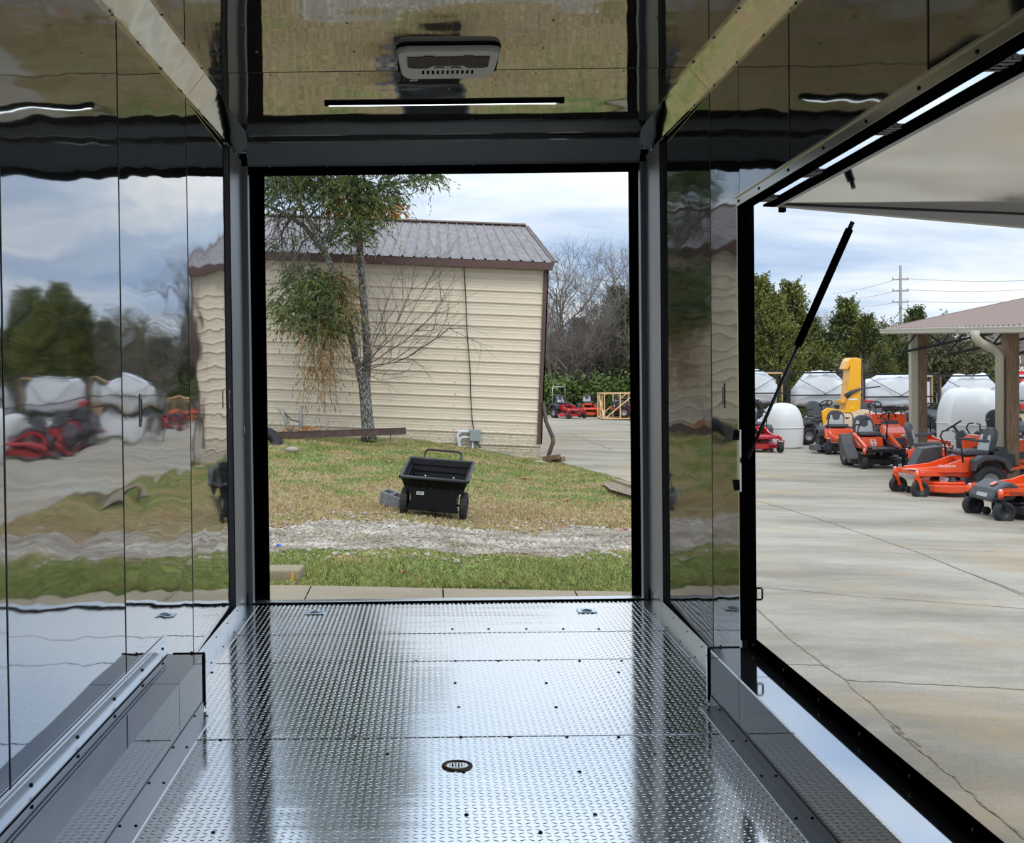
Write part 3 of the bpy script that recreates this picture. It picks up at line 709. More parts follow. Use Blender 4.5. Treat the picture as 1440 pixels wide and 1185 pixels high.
b.prism([(-0.185, -0.165), (0.185, -0.165), (0.185, 0.01), (0.16, 0.035), (0.095, 0.035), (0.07, -0.01), (-0.07, -0.01), (-0.095, 0.035), (-0.16, 0.035), (-0.185, 0.01)], zz - .001, zz + .002, 'Z'); b.build('filter', 'filter_brown', ac)
for k in (-0.115, 0.0, 0.115): MB().box((k, -0.07, zz - 0.0015), (0.004, 0.17, 0.002)).build('filter_rib', 'dark_grey_plastic', ac)
for k in (-0.09, 0.09): MB().box((k, -0.172, zz), (0.045, 0.012, 0.006)).build('filter_clip', 'dark_grey_plastic', ac)
for k in range(11): MB().box((-0.115 + k * 0.023, 0.112, -0.035), (0.0095, 0.05, 0.006)).build('air_slot', 'black_frame', ac)
for k in (-0.04, 0.036):
    b = MB(); b.tube(arc((k, 0.03, zz - .002), 0.024, 200, 340, 8, 'XY'), 0.003, 6); b.build('control_knob', 'dark_grey_plastic', ac)
pa, pb = on_z(460, 148.5, ZC - 0.02), on_z(790, 144, ZC - 0.02)
ym = (pa.y + pb.y) / 2
lb = thing('led_light_bar', 'slim lit light bar fixed across the ceiling near the doorway', 'light', ((pa.x + pb.x) / 2, ym, ZC))
Lh = (pb.x - pa.x) / 2
MB().box2((-Lh, -0.022, -0.022), (Lh, -0.002, -0.004)).build('housing', 'black_frame', lb)
MB().box2((-Lh + 0.01, -0.002, -0.024), (Lh - 0.03, 0.012, -0.012)).build('lens', 'led_lens', lb)
for s_ in (-1, 1): MB().box2((s_ * Lh - 0.012, -0.024, -0.022), (s_ * Lh + 0.012, 0.012, -0.001)).build('end_cap', 'black_frame', lb)

# ================================================================== THE GROUND
def sstep(a, b, x):
    t = min(1, max(0, (x - a) / (b - a))); return t * t * (3 - 2 * t)
EDGE = [(10.6, 2.75), (11.6, 2.85), (14, 3.6), (19.5, 4.4), (25, 3.95), (31.5, 2.9), (36, 2.4)]   # lawn edge: (y, x)
def edge_x(y):
    for (a, xa), (b_, xb) in zip(EDGE[:-1], EDGE[1:]):
        if y <= b_: return xa + (xb - xa) * max(0, (y - a)) / (b_ - a)
    return EDGE[-1][1]
BANK = [(-9, 0.45)] + [(at(px, py, 31).x, at(px, py, 31).z) for px, py in ((378, 607), (480, 614), (600, 620), (665, 630), (757, 648))] + [(3.2, -0.86), (4.5, -0.95)]
def bank_z(x):
    for (a, za), (b_, zb) in zip(BANK[:-1], BANK[1:]):
        if x <= b_: return za + (zb - za) * max(0, (x - a)) / (b_ - a)
    return BANK[-1][1]
def lawn_z(x, y):
    base = lot_z(max(x, 0), y) + 0.05 - 0.10 * sstep(12, 17, y) - 0.055 * min(max(x, -3), 1.0) * sstep(12, 18, y)
    s = sstep(18.5, 30.5, y)
    z = base * (1 - s) + bank_z(x) * s
    z += 0.02 * math.sin(x * 1.7 + y * 0.9) * sstep(13, 16, y) + 0.012 * math.sin(x * 3.1 - y * 2.3)
    d = edge_x(y) - x
    if d < 1.2: z = z * sstep(0, 1.2, d) + (lot_z(x, y) - 0.01) * (1 - sstep(0, 1.2, d))
    return z
lot = struct('ground_lot')
b = MB()
yy = [-12, -4, 2, 7, 11.0] + [11.15 + i * .8 for i in range(32)] + [36.1, 50, 65, 80]
vs = []
for y in yy:
    e_ = edge_x(y); low = 0.5 if 11.1 < y < 36 else 0.0
    for x, dz in ((-30, low), (-12, low), (-2, low), (e_ - 0.06, low), (e_ - 0.03, 0), (6, 0), (10, 0), (15, 0), (22, 0), (35, 0), (70, 0)): vs.append((x, y, lot_z(x, y) - dz))
nc_ = 11
fs = [(j * nc_ + i, j * nc_ + i + 1, (j + 1) * nc_ + i + 1, (j + 1) * nc_ + i) for j in range(len(yy) - 1) for i in range(nc_ - 1)]
b.add(vs, fs); b.build('slab', 'lot_concrete', lot)
def strip_on_lot(pts, w, m, name, h=0.004):
    """a thin joint or crack following the lot surface"""
    b = MB()
    for (x0, y0), (x1, y1) in zip(pts[:-1], pts[1:]):
        d = Vector((x1 - x0, y1 - y0, 0)).normalized(); nn = Vector((-d.y, d.x, 0)) * w / 2
        a = Vector((x0, y0, lot_z(x0, y0) + h)); c = Vector((x1, y1, lot_z(x1, y1) + h))
        b.add([a - nn, c - nn, c + nn, a + nn], [(0, 1, 2, 3)])
    return b.build(name, m, lot)
def lotpx(*pp): return [tuple(on_lot(*p)[:2]) for p in pp]
for pp in (((1058, 824), (1200, 838), (1440, 856)), ((1100, 933), (1166, 936)), ((1194, 957), (1330, 963), (1440, 970)), ((1062, 704), (1098, 713), (1180, 739), (1300, 780), (1440, 838)), ((1262, 770), (1330, 773), (1400, 776)), ((1040, 838), (1120, 905), (1190, 958), (1290, 1050), (1360, 1110), (1440, 1180)), ((1320, 789), (1440, 835))):
    pl = lotpx(*pp); fine = []
    for (x0, y0), (x1, y1) in zip(pl[:-1], pl[1:]):
        k = 8
        for i in range(k): fine.append((x0 + (x1 - x0) * i / k + random.uniform(-.015, .015), y0 + (y1 - y0) * i / k + random.uniform(-.02, .02)))
    fine.append(pl[-1]); strip_on_lot(fine, 0.014, 'debris', 'joint')
cr_ = lotpx((1253, 1018), (1262, 1030), (1274, 1038), (1287, 1043), (1294, 1050)); strip_on_lot(cr_, 0.02, 'debris', 'crack')
for pp in (((795, 608), (812, 614), (860, 632)),): strip_on_lot(lotpx(*pp), 0.05, 'debris', 'joint')

lawn = struct('ground_lawn')
b = MB(); nxx, nyy = 60, 80; y0, y1 = 11.12, 36
vs = []
for j in range(nyy + 1):
    t = j / nyy; y = y0 + (y1 - y0) * t
    for i in range(nxx + 1):
        x = -9 + (edge_x(y) + 9) * i / nxx
        vs.append((x, y, lawn_z(x, y)))
fs = [(j * (nxx + 1) + i, j * (nxx + 1) + i + 1, (j + 1) * (nxx + 1) + i + 1, (j + 1) * (nxx + 1) + i) for j in range(nyy) for i in range(nxx)]
b.add(vs, fs, True); b.build('turf', 'lawn_soil', lawn)
# grass blades
rg = np.random.default_rng(3)
def gravel_band(x, y):
    lo, hi = 13.7 + 0.06 * x, 16.6 + 0.10 * x
    return lo < y + 0.35 * math.sin(x * 2.1) + 0.2 * math.sin(x * 5.3) < hi
V = []; cnt = 0
for k in range(190000):
    u = rg.random(); y = 11.15 + 19.3 * u ** 1.5; x = -5.2 + rg.random() * (min(edge_x(y), 5) + 5.15)
    if gravel_band(x, y) and rg.random() < (0.62 if math.sin(x * 3.3 + 1.7 * math.sin(y * 2)) + math.sin(y * 3.1 + x) > 0.55 else 0.95): continue
    if x > edge_x(y) - 0.05: continue
    z = lawn_z(x, y) - 0.004
    h = (0.020 + 0.034 * rg.random()) * (1.1 if y < 13 else 1.0) * (1 + 0.35 * math.sin(x * 2.7 + 1) * math.sin(y * 1.9)); a = rg.random() * 6.283; w = 0.0035 + 0.004 * rg.random() + 0.0002 * y
    lx, ly = math.cos(a), math.sin(a); t = (rg.random() - .5) * 0.075; t2 = (rg.random() - .5) * 0.075
    V += [(x - lx * w, y - ly * w, z), (x + lx * w, y + ly * w, z), (x + t, y + t2, z + h)]; cnt += 1
g = fastmesh('grass_blades', V, np.arange(cnt * 3).reshape(-1, 3), 'grass_blade', None, 3)
tag(g, 'short winter grass, green and straw coloured, covering the bank behind the doorway', 'grass', kind='stuff')
# gravel strip
gs = struct('ground_gravel')
b = MB(); vs = []; nxx, nyy = 80, 24
for j in range(nyy + 1):
    for i in range(nxx + 1):
        x = -7 + 10.6 * i / nxx
        lo, hi = 13.7 + 0.06 * x - 0.35 * math.sin(x * 2.1) - 0.2 * math.sin(x * 5.3), 16.6 + 0.10 * x - 0.35 * math.sin(x * 2.1) - 0.2 * math.sin(x * 5.3)
        y = lo + (hi - lo) * j / nyy
        e_ = min(j, nyy - j) / nyy
        vs.append((x, y, lawn_z(x, y) + (0.012 + random.uniform(-.008, .012) if e_ > 0.04 else -0.01)))
fs = [(j * (nxx + 1) + i, j * (nxx + 1) + i + 1, (j + 1) * (nxx + 1) + i + 1, (j + 1) * (nxx + 1) + i) for j in range(nyy) for i in range(nxx)]
b.add(vs, fs, True); b.build('bed', 'gravel', gs)
oct_v = np.array([(1, 0, 0), (-1, 0, 0), (0, 1, 0), (0, -1, 0), (0, 0, 1), (0, 0, -1)]); oct_f = np.array([(0, 2, 4), (2, 1, 4), (1, 3, 4), (3, 0, 4), (2, 0, 5), (1, 2, 5), (3, 1, 5), (0, 3, 5)])
V = []; Fs = []; k = 0
while k < 9000:
    x = -5 + 8.6 * rg.random(); y = 12.7 + 5.2 * rg.random()
    if not gravel_band(x, y) and rg.random() < 0.90: continue
    if x > edge_x(y) - .1: continue
    s = 0.012 + 0.034 * rg.random() ** 2; sc = s * (0.7 + 0.6 * rg.random(3)); sc[2] *= 0.6
    V.append(oct_v * sc * (0.85 + .3 * rg.random((6, 1))) + np.array((x, y, lawn_z(x, y) + 0.016))); Fs.append(oct_f + 6 * k); k += 1
g = fastmesh('gravel_stones', np.concatenate(V), np.concatenate(Fs), 'stone', None, 3)
tag(g, 'loose pale gravel stones in a strip across the grass', 'gravel', kind='stuff')
# curb strip, curb block, debris pocket
cs = struct('ground_curb')
b = MB()
for i in range(7):
    x0_, x1_ = -6 + i * 1.22, -6 + (i + 1) * 1.22 - 0.012
    w0 = 10.2 if i > 2 else 10.2
    b.add([(x0_, 9.2, lot_z(x0_, 9.2) + .0), (x1_, 9.2, lot_z(x1_, 9.2)), (x1_, 11.13 + .02 * math.sin(i), lot_z(x1_, 11.1) + 0.06), (x0_, 11.13 + .02 * math.sin(i - 1), lot_z(x0_, 11.1) + 0.06),
           (x0_, 11.16, lot_z(x0_, 11.1) - .1), (x1_, 11.16, lot_z(x1_, 11.1) - .1)], [(0, 1, 2, 3), (3, 2, 5, 4)])
b.build('apron', 'curb_concrete', cs)
p = at(398, 831, 11.6)
t = thing('curb_block', 'broken concrete curb block with an orange paint mark at the doorway corner', 'curb', (p.x - 0.35, 11.75, lawn_z(p.x, 11.7) - 0.0), rz=R(-2))
MB().box((-.05, 0, 0.045), (1.15, 0.36, 0.15)).build('block', 'curb_concrete', t, bevel=0.02)
MB().box((0.455, -0.181, 0.05), (0.03, 0.004, 0.10)).build('paint_mark', mat('orange_mark', (0.62, 0.30, 0.03), 0.8), t)
b = MB()
for k in range(60): b.ball((random.uniform(-2.6, -1.3), random.uniform(10.95, 11.5), lot_z(0, 11.2) + 0.075), (random.uniform(.012, .035), random.uniform(.012, .035), .012), 5, 3)
g = b.build('bark_mulch', 'debris'); tag(g, 'dark crumbled leaf litter and soil in front of the curb block', 'leaf litter', kind='stuff')
pp = [at(866, 668, 23.9), at(846, 670, 23.6), at(858, 682, 22.2), at(890, 696, 21.0), at(896, 684, 22.0)]
b = MB(); b.add([(q_.x, q_.y, lot_z(q_.x, q_.y) + 0.012) for q_ in pp], [(0, 1, 2, 3, 4)]); g = b.build('ground_debris', 'debris'); g['kind'] = 'structure'
b = MB(); b.bar((pp[0].x, pp[0].y + .1, lot_z(4, 24) + .02), (pp[4].x + .2, 21.6, lot_z(4.3, 21.6) + .02), 0.12, 0.10)
g = b.build('ground_curb_edge', 'curb_concrete'); g['kind'] = 'structure'
# far field
fld = struct('ground_field')
b = MB(); b.add([(-120, 66, -1.05), (-5, 66, -1.25), (20, 66, -1.65), (100, 62, -3.1), (300, 200, -1.0), (300, 500, 8), (-300, 500, 8), (-120, 200, 0)], [(0, 1, 2, 3, 4, 5, 6, 7)]); b.build('field', 'dry_field', fld)

# fallen leaves on the lawn
def leaf(x, y, z, s, i):
    b = MB(); a = random.uniform(0, 6.28)
    pts = []
    for k in range(10):
        r = s * (1.0 if k % 2 == 0 else 0.5); pts.append((r * math.cos(a + k * .628), r * math.sin(a + k * .628), 0.012 * (k % 3) + 0.004))
    b.add(pts + [(0, 0, 0.0)], [(k, (k + 1) % 10, 10) for k in range(10)])
    return b.build('fallen_leaf', 'fallen_leaf', loc=(x, y, z))
LV = [(708, 831, 11.3, .05, 'large brown oak leaf lying at the curb in front of the grass'), (546, 653, 25, .12, 'brown leaf on the bank left of the dump cart'), (738, 661, 24.5, .14, 'curled brown leaf on the bank near the corner of the metal building'),
      (796, 688, 21, .10, 'brown leaf on the bank at the right, nearest the debris pocket'), (877, 729, 16.6, .09, 'rust brown leaf on the gravel edge by the right door frame'), (842, 692, 20.7, .08, 'small brown leaf lying right of the bank, just below the debris pocket'),
      (590, 831, 11.4, .03, 'small rust leaf at the lawn edge left of the doorway centre'), (566, 815, 11.9, .05, 'small leaf in the front grass strip left of centre')]
for px, py, Y, s, lbl in LV:
    p = at(px, py, Y); g = leaf(p.x, Y, lawn_z(p.x, Y) + 0.03, s, 0); tag(g, lbl, 'leaf', 'fallen leaves on the lawn')
p = at(392, 773, 14.0); b = MB(); b.box((0, 0, 0), (0.05, 0.03, 0.03), (0.3, 0.2, 0.4)); g = b.build('plastic_scrap', 'blue_scrap', loc=(p.x, 14.0, lawn_z(p.x, 14) + 0.035), bevel=.006); tag(g, 'small scrap of bright blue plastic on the gravel', 'litter')

# ================================================================== METAL BUILDING
BT = 0.050
BY = 31.3
cr0 = at(766, 600, BY)           # right-hand corner of the near wall
bz = lot_z(2.7, 31) - 0.6
bd = thing('metal_building', 'cream metal sided building with brown ribbed roof behind the bank', 'building', (cr0.x - 0.16, BY, bz), rot=(0, BT, 0))
WH = at(768, 372, BY).z - bz
prof = []
z = 0.0; step = 0.308
while z < WH:
    prof += [(0.0, z), (0.0, z + 0.088), (-0.006, z + 0.098), (-0.006, z + 0.112), (0.0, z + 0.122), (0.0, z + 0.168), (-0.006, z + 0.178), (-0.006, z + 0.192), (0.0, z + 0.202), (0.0, z + 0.252), (-0.042, z + 0.260), (-0.042, z + 0.284), (0.0, z + 0.307)]
    z += step
prof = [p_ for p_ in prof if p_[1] < WH]; prof.append((0.0, WH))
x0_ = -14.0
b = MB(); vs = []
for xx in (x0_, 0): vs += [(xx, p_[0], p_[1]) for p_ in prof]
n_ = len(prof); b.add(vs, [(i, n_ + i, n_ + i + 1, i + 1) for i in range(n_ - 1)]); wall = b.build('siding_wall', 'siding', bd)
DB = 19.5; RISE = at(737, 315, BY + DB / 2).z - at(778, 364, BY - 0.3).z
b = MB(); b.add([(0, 0, 0), (0, DB, 0), (0, DB, WH), (0, DB / 2, WH + RISE), (0, 0, WH)], [(0, 1, 2, 3, 4)]); b.add([(x0_, 0, 0), (x0_, DB, 0), (x0_, DB, WH), (x0_, DB / 2, WH + RISE), (x0_, 0, WH)], [(4, 3, 2, 1, 0)]); b.add([(x0_, DB, 0), (0, DB, 0), (0, DB, WH), (x0_, DB, WH)], [(3, 2, 1, 0)])
b.build('end_wall', 'siding', bd)
ov = 0.10
rw = []; x = x0_ - ov
while x < ov - 0.02:
    rw += [(x, 0), (x + 0.225, 0), (x + 0.245, 0.035), (x + 0.275, 0.035), (x + 0.295, 0)]
    x += 0.305
rw.append((ov, 0)); n_ = len(rw)
b = MB()
for ya, za, yb, zb in ((-0.35, WH - 0.02, DB / 2, WH + RISE), (DB + 0.35, WH - 0.02, DB / 2, WH + RISE)):
    vs = [(p_[0], ya, za + p_[1] + .06) for p_ in rw] + [(p_[0], yb, zb + p_[1] + .06) for p_ in rw]
    b.add(vs, [(i, i + 1, n_ + i + 1, n_ + i) for i in range(n_ - 1)])
b.build('roof', 'roof_sheet', bd)
b = MB(); b.bar((x0_ - ov, DB / 2, WH + RISE + 0.10), (ov + .01, DB / 2, WH + RISE + 0.10), 0.45, 0.05); b.build('ridge_cap', 'brown_roof', bd)
b = MB(); b.box2((x0_ - ov, -0.36, WH - 0.16), (ov, -0.32, WH + 0.03)); b.box2((x0_ - ov, -0.34, WH - 0.15), (ov, 0, WH - 0.13)); b.build('fascia', 'trim_brown', bd)
b = MB(); b.bar((ov, -0.35, WH - .0), (ov, DB / 2, WH + RISE + .04), 0.05, 0.14); b.build('rake_trim', 'trim_brown', bd)
b = MB(); b.box2((-0.10, -0.06, 0.95), (0.03, -0.03, WH - .02)); b.box2((0.0, -0.06, 0.95), (0.03, 0.1, WH - .02)); b.build('corner_trim', 'trim_brown', bd)
b = MB(); b.tube([(0.02, -0.06, 2.05), (0.10, -0.14, 1.55), (0.28, -0.22, 1.15), (0.30, -0.24, 1.02), (0.02, -0.30, 0.10)], 0.065, 4); b.build('bent_corner_trim', 'brown_gutter', bd)
for col, xs_ in enumerate((-2.28, -4.9, -8.1)):
    pts = [(xs_ + 0.02 * math.sin(k * 3), -0.013, 0.45 + k * step + 0.15) for k in range(13)]
    screws(pts, (0, -1, 0), bd, 'trim_brown', 0.022)
# service box, conduits and the cable up the wall
def on_bd(px, py): return at(px, py, BY - 0.12)
p = on_bd(668, 612)
t = thing('electrical_box', 'grey electrical box with white conduits low on the metal building', 'electrical box', tuple(p), rot=(0, BT, 0))
MB().box((0, 0.0, 0), (0.29, 0.16, 0.30)).build('case', 'box_grey', t, bevel=0.012)
MB().box((0, -0.085, 0), (0.27, 0.012, 0.28)).build('cover', 'box_grey', t, bevel=0.006)
b = MB(); b.tube([(-0.14, 0, 0.09), (-0.33, 0, 0.09)] + [(-0.33 - 0.12 * math.sin(a), 0, 0.09 - 0.12 * (1 - math.cos(a))) for a in (0.5, 1.0, 1.57)] + [(-0.40, 0, -0.25), (-0.33, 0, -0.50)], 0.042, 8); b.build('conduit', 'pvc', t)
b = MB(); b.tube([(-0.14, 0, -0.06), (-0.30, 0, -0.06)] + [(-0.30 - 0.10 * math.sin(a), 0, -0.06 - 0.10 * (1 - math.cos(a))) for a in (0.5, 1.0, 1.57)] + [(-0.44, 0, -0.45)], 0.034, 8); b.build('conduit', 'pvc', t)
MB().tube([(-0.05, 0, -0.15), (-0.05, 0, -0.5)], 0.025, 8).build('conduit', 'pvc', t)
pts = [at(px, py, BY - 0.09) for px, py in ((650, 360), (652, 366), (655, 420), (657, 470), (661, 520), (662, 560), (664, 590), (667, 612), (670, 622), (676, 630))]
b = MB(); b.tube(pts, 0.014, 5); g = b.build('hanging_cable', 'black_seam'); tag(g, 'thin dark cable running down the cream siding into the grey box', 'cable')

# ================================================================== THINGS ON THE BANK
# long brown gutter length lying on the bank
def onl(px, py, Y): q_ = at(px, py, Y); return q_
a = onl(392, 612, 28.6); c = onl(571, 606, 28.6)
t = thing('gutter_length', 'long dark brown metal gutter length lying in front of the tree', 'gutter', tuple(a))
d = c - a
b = MB(); b.bar((0, 0, 0), d, 0.02, 0.15); b.bar(Vector((0, .06, -.075)), d + Vector((0, .06, -.075)), 0.13, 0.012); b.bar(Vector((0, .0, .075)), d + Vector((0, .0, .075)), 0.04, 0.02); b.build('channel', 'brown_gutter', t)
b = MB(); b.bar(d * 0.88 + Vector((0, .03, -.07)), d * 0.88 + Vector((-0.02, .03, -.30)), 0.025); b.build('prop_stick', 'bark_dark', t)
for pts, lbl in ((((408, 610), (402, 590), (396, 573)), 'leaning forked grey stake left of the upright stake'), (((423, 610), (423, 590), (423, 570)), 'upright weathered grey stake on the bank'), (((460, 608), (460, 600), (460, 593)), 'short pale stub of wood between stakes and tree')):
    P_ = [at(px, py, 29.4) for px, py in pts]; o_ = P_[0]
    t = thing('wooden_stake', lbl, 'stake', tuple(o_), group='weathered stakes by the building')
    r = 0.06 if len(lbl) < 55 and 'pale' not in lbl else 0.03
    MB().tube([p_ - o_ for p_ in P_], [r * 1.05, r, r * 0.8], 7).build('shaft', 'weathered_wood', t)
    if 'forked' in lbl:
        MB().tube([at(401, 590, 29.4) - o_, at(393, 576, 29.4) - o_, at(388, 572, 29.4) - o_], [.03, .025, .02], 6).build('fork', 'weathered_wood', t)
        MB().tube([at(400, 580, 29.35) - o_, at(409, 590, 29.35) - o_, at(421, 593, 29.4) - o_], [.02, .018, .012], 5).build('cross_twig', 'bark_dark', t)
# tipped black plastic pot / tyre at left
p = at(372, 620, 27.5)
t = thing('scrap_tire', 'old black tire lying tilted on the bank by the left door frame', 'tire', tuple(p), rot=(R(35), R(25), 0))
MB().lathe([(0.20, -0.10), (0.36, -0.12), (0.42, -0.05), (0.42, 0.05), (0.36, 0.12), (0.20, 0.10), (0.17, 0.0)], seg=28, closed=True).build('carcass', 'rubber', t)
p = at(411, 632, 26.3); b = MB(); b.ball((0, 0, 0), (0.15, 0.12, 0.07), 8, 5, .2); g = b.build('rock', 'rock', loc=tuple(p)); tag(g, 'flat tan rock in the grass near the old tire', 'rock')
b = MB()
for k in range(70):
    q_ = at(random.uniform(398, 450), random.uniform(600, 612), 29.2 + random.uniform(-.4, .6)); b.ball(q_, (random.uniform(.03, .09), .05, random.uniform(.01, .04)), 5, 3)
g = b.build('leaf_litter', 'fallen_leaf'); tag(g, 'reddish brown leaf litter piled around the stakes', 'leaf litter', kind='stuff')
# offcuts by the building corner
for px, py, rz, l, lbl, hh in ((776, 645, 0.5, .55, 'stub of brown timber lying by the building corner, left of two', .1), (785, 648, 0.7, .5, 'stub of brown timber lying by the building corner, right of two', .1)):
    p = at(px, py, 29.6); g = MB().box((0, 0, 0.03), (l, 0.12, 0.12)).build('timber_offcut', 'post_wood', loc=tuple(p), bevel=.01); g.rotation_euler = (0.1, -.15, -rz - .4); tag(g, lbl, 'timber', 'timber offcuts')
p = at(763, 650, 29.8); g = MB().ball((0, 0, 0), (0.26, 0.15, 0.05), 10, 5, .15).build('slab_fragment', 'stone', loc=tuple(p)); tag(g, 'pale broken slab at the foot of the building corner', 'rubble')

# ---- dump cart
wl_, wr_ = at(570, 700, 18.3), at(654, 707, 18.1)
cz = 0.2
ct = thing('dump_cart', 'black plastic garden dump cart with two wheels on the lawn', 'cart', ((wl_.x + wr_.x) / 2, 18.2, (lawn_z(wl_.x, 18.3) + lawn_z(wr_.x, 18.1)) / 2 + 0.012), rot=(0, R(5.0), R(-6)))
def tubring(x0, x1, y0, y1, z0, z1):   # front (-y) height z0, rear height z1
    return [(x0, y0, z0), (x1, y0, z0), (x1, y1, z1), (x0, y1, z1)]
rimO = tubring(-0.50, 0.50, -0.60, 0.46, 0.59, 0.79); rimI = tubring(-0.465, 0.465, -0.56, 0.42, 0.594, 0.79)
botI = tubring(-0.40, 0.40, -0.44, 0.36, 0.435, 0.52); botO = tubring(-0.43, 0.43, -0.48, 0.40, 0.415, 0.50)
b = MB()
b.add(rimO + rimI + botI + botO, [(0, 1, 5, 4), (1, 2, 6, 5), (2, 3, 7, 6), (3, 0, 4, 7), (4, 5, 9, 8), (5, 6, 10, 9), (6, 7, 11, 10), (7, 4, 8, 11), (8, 9, 10, 11), (0, 12, 13, 1), (1, 13, 14, 2), (2, 14, 15, 3), (3, 15, 12, 0), (15, 14, 13, 12)])
for k in range(7):   # pressed ribs on the front wall
    x = -0.33 + k * 0.11; b.bar((x, -0.585, 0.555), (x * 0.95, -0.492, 0.43), 0.045, 0.016)
for fz in (0.3, 0.65):   # inner ledges
    y_ = 0.42 - 0.06 * fz; z_ = 0.79 - 0.27 * fz; xx = 0.465 - 0.065 * fz
    b.bar((-xx, y_ - .006, z_), (xx, y_ - .006, z_), 0.03, 0.014)
    for s in (-1, 1): b.bar((s * (xx - .004), y_, z_), (s * (xx - .004), -0.56 + 0.12 * fz, z_ - .195 + .03 * fz), 0.02, 0.014)
b.box((0, -.08, .28), (.64, .66, .30))
b.build('tub', 'black_plastic', ct)
b = MB(); b.tube([rimO[0], rimO[1], rimO[2], rimO[3], rimO[0]], 0.026, 8, False); b.build('rim', mat('rim_plastic', (0.025, 0.026, 0.030), 0.35), ct)
b = MB(); b.prism([(-0.45, 0.47), (0.45, 0.47), (0.432, 0.40), (0.385, 0.385), (0.345, 0.34), (0.335, 0.27), (0.355, 0.20), (0.385, 0.10), (-0.385, 0.10), (-0.355, 0.20), (-0.335, 0.27), (-0.345, 0.34), (-0.385, 0.385), (-0.432, 0.40)], -0.505, -0.45, 'Y'); b.build('front_skirt', 'black_plastic', ct)
b = MB(); b.box((0, -0.47, 0.115), (0.10, 0.07, 0.05)); b.box((0, -0.44, 0.055), (0.055, 0.05, 0.13)); b.build('hitch', 'black_metal', ct)
MB().bar((-0.45, -0.30, 0.20), (0.45, -0.30, 0.20), 0.03).build('axle', 'black_metal', ct)
MB().box((-0.20, -0.508, 0.36), (0.11, 0.004, 0.05)).build('sticker', mat('sticker', (0.5, 0.5, 0.47), 0.5), ct)
b = MB(); b.box((-0.20, -0.5105, 0.367), (0.085, 0.002, 0.008)); b.box((-0.20, -0.5105, 0.351), (0.07, 0.002, 0.006)); b.build('sticker_print', 'dark_grey_plastic', ct)
for s_ in (-1, 1):
    x = s_ * 0.445
    w_ = thing('wheel', None, None, (x, -0.30, 0.20)); del_ = w_
    w_.parent = ct
    b = MB(); b.lathe([(0.10, -0.045), (0.165, -0.055), (0.197, -0.035), (0.203, 0), (0.197, 0.035), (0.165, 0.055), (0.10, 0.045)], axis='X', seg=28, closed=True)
    for k in range(18):
        a_ = k * 2 * math.pi / 18; b.box((0.0, 0.2 * math.sin(a_), 0.2 * math.cos(a_)), (0.085, 0.018, 0.012), (-a_, 0, 0))
    b.build('tire', 'rubber', w_); MB().lathe([(0.0, -0.03), (0.1, -0.035), (0.1, 0.035), (0.0, 0.03)], axis='X', seg=20).build('hub', 'black_plastic', w_)
b = MB(); b.tube([(-0.29, 0.46, 0.74), (-0.29, 0.60, 0.84)] + [(-0.29 + .07 * (1 - math.cos(a)), 0.62, 0.86 + .07 * math.sin(a)) for a in (0.3, 0.8, 1.3, 1.57)] + [(0.29 - .07 * (1 - math.cos(a)), 0.62, 0.86 + .07 * math.sin(a)) for a in (1.57, 1.3, .8, .3)] + [(0.29, 0.60, 0.84), (0.29, 0.46, 0.74)], 0.018, 8); b.build('handle', 'black_metal', ct)
for s_ in (-1, 1):
    b = MB(); b.ball((s_ * 0.22, 0.25, 0.545), .02, 8, 5); b.bar((s_ * 0.22 - .05, .25, .535), (s_ * .22 + .05, .25, .535), .012); b.build('bolt', 'steel', ct)
p = at(583, 709, 18.6); g = MB().lathe([(0, 0.04), (0.02, 0.038), (0.024, 0), (0, 0)], seg=14).build('yellow_cap', 'gloss_yellow', loc=(p.x, 18.6, lawn_z(p.x, 18.6) + .04)); g.rotation_euler = (1.2, 0.3, 0); tag(g, 'small round yellow cap in the grass under the dump cart', 'cap')
p = at(552, 705, 18.9)
t = thing('cinder_block', 'grey concrete cinder block lying beside the left cart wheel', 'block', (p.x, 19.0, lawn_z(p.x, 19) + 0.04), rot=(R(8), R(14), R(-38)))
b = MB(); b.box((0, -.085, 0.1), (0.40, 0.03, 0.2)); b.box((0, .085, 0.1), (0.40, 0.03, 0.2))
for x in (-.185, 0, .185): b.box((x, 0, .1), (.03, .14, .2))
b.build('block', 'cinder', t, bevel=.006)

# ================================================================== TREES
def leaf_cloud(clumps, per, size, spread, droop=0.3, aspect=0.3, seed=1, outward=None):
    """clumps: (centre, radius). Each leaf is a small bent quad spray"""
    r = np.random.default_rng(seed); V = []
    for c, rad in clumps:
        m = max(4, int(per * rad ** 1.5 if rad < 5 else per))
        P = r.normal(0, 0.5, (m, 3)) * rad + np.array(c)
        D = r.normal(0, 1, (m, 3)); D[:, 2] = D[:, 2] * 0.6 - droop
        if outward is not None:
            o = P - np.array(outward); o /= (np.linalg.norm(o, axis=1, keepdims=True) + 1e-6); D += o * 1.2
        D /= np.linalg.norm(D, axis=1, keepdims=True)
        S = np.cross(D, r.normal(0, 1, (m, 3))); S /= (np.linalg.norm(S, axis=1, keepdims=True) + 1e-9)
        L = size * (0.6 + 0.8 * r.random((m, 1))); Wd = L * aspect
        a = P - D * L * .5; m1 = P + S * Wd * .5; m2 = P - S * Wd * .5; e_ = P + D * L * .5
        V.append(np.stack([a, m1, e_, m2], 1))
    V = np.concatenate(V).reshape(-1, 3); n = len(V) // 4
    return V, np.arange(n * 4).reshape(-1, 4)
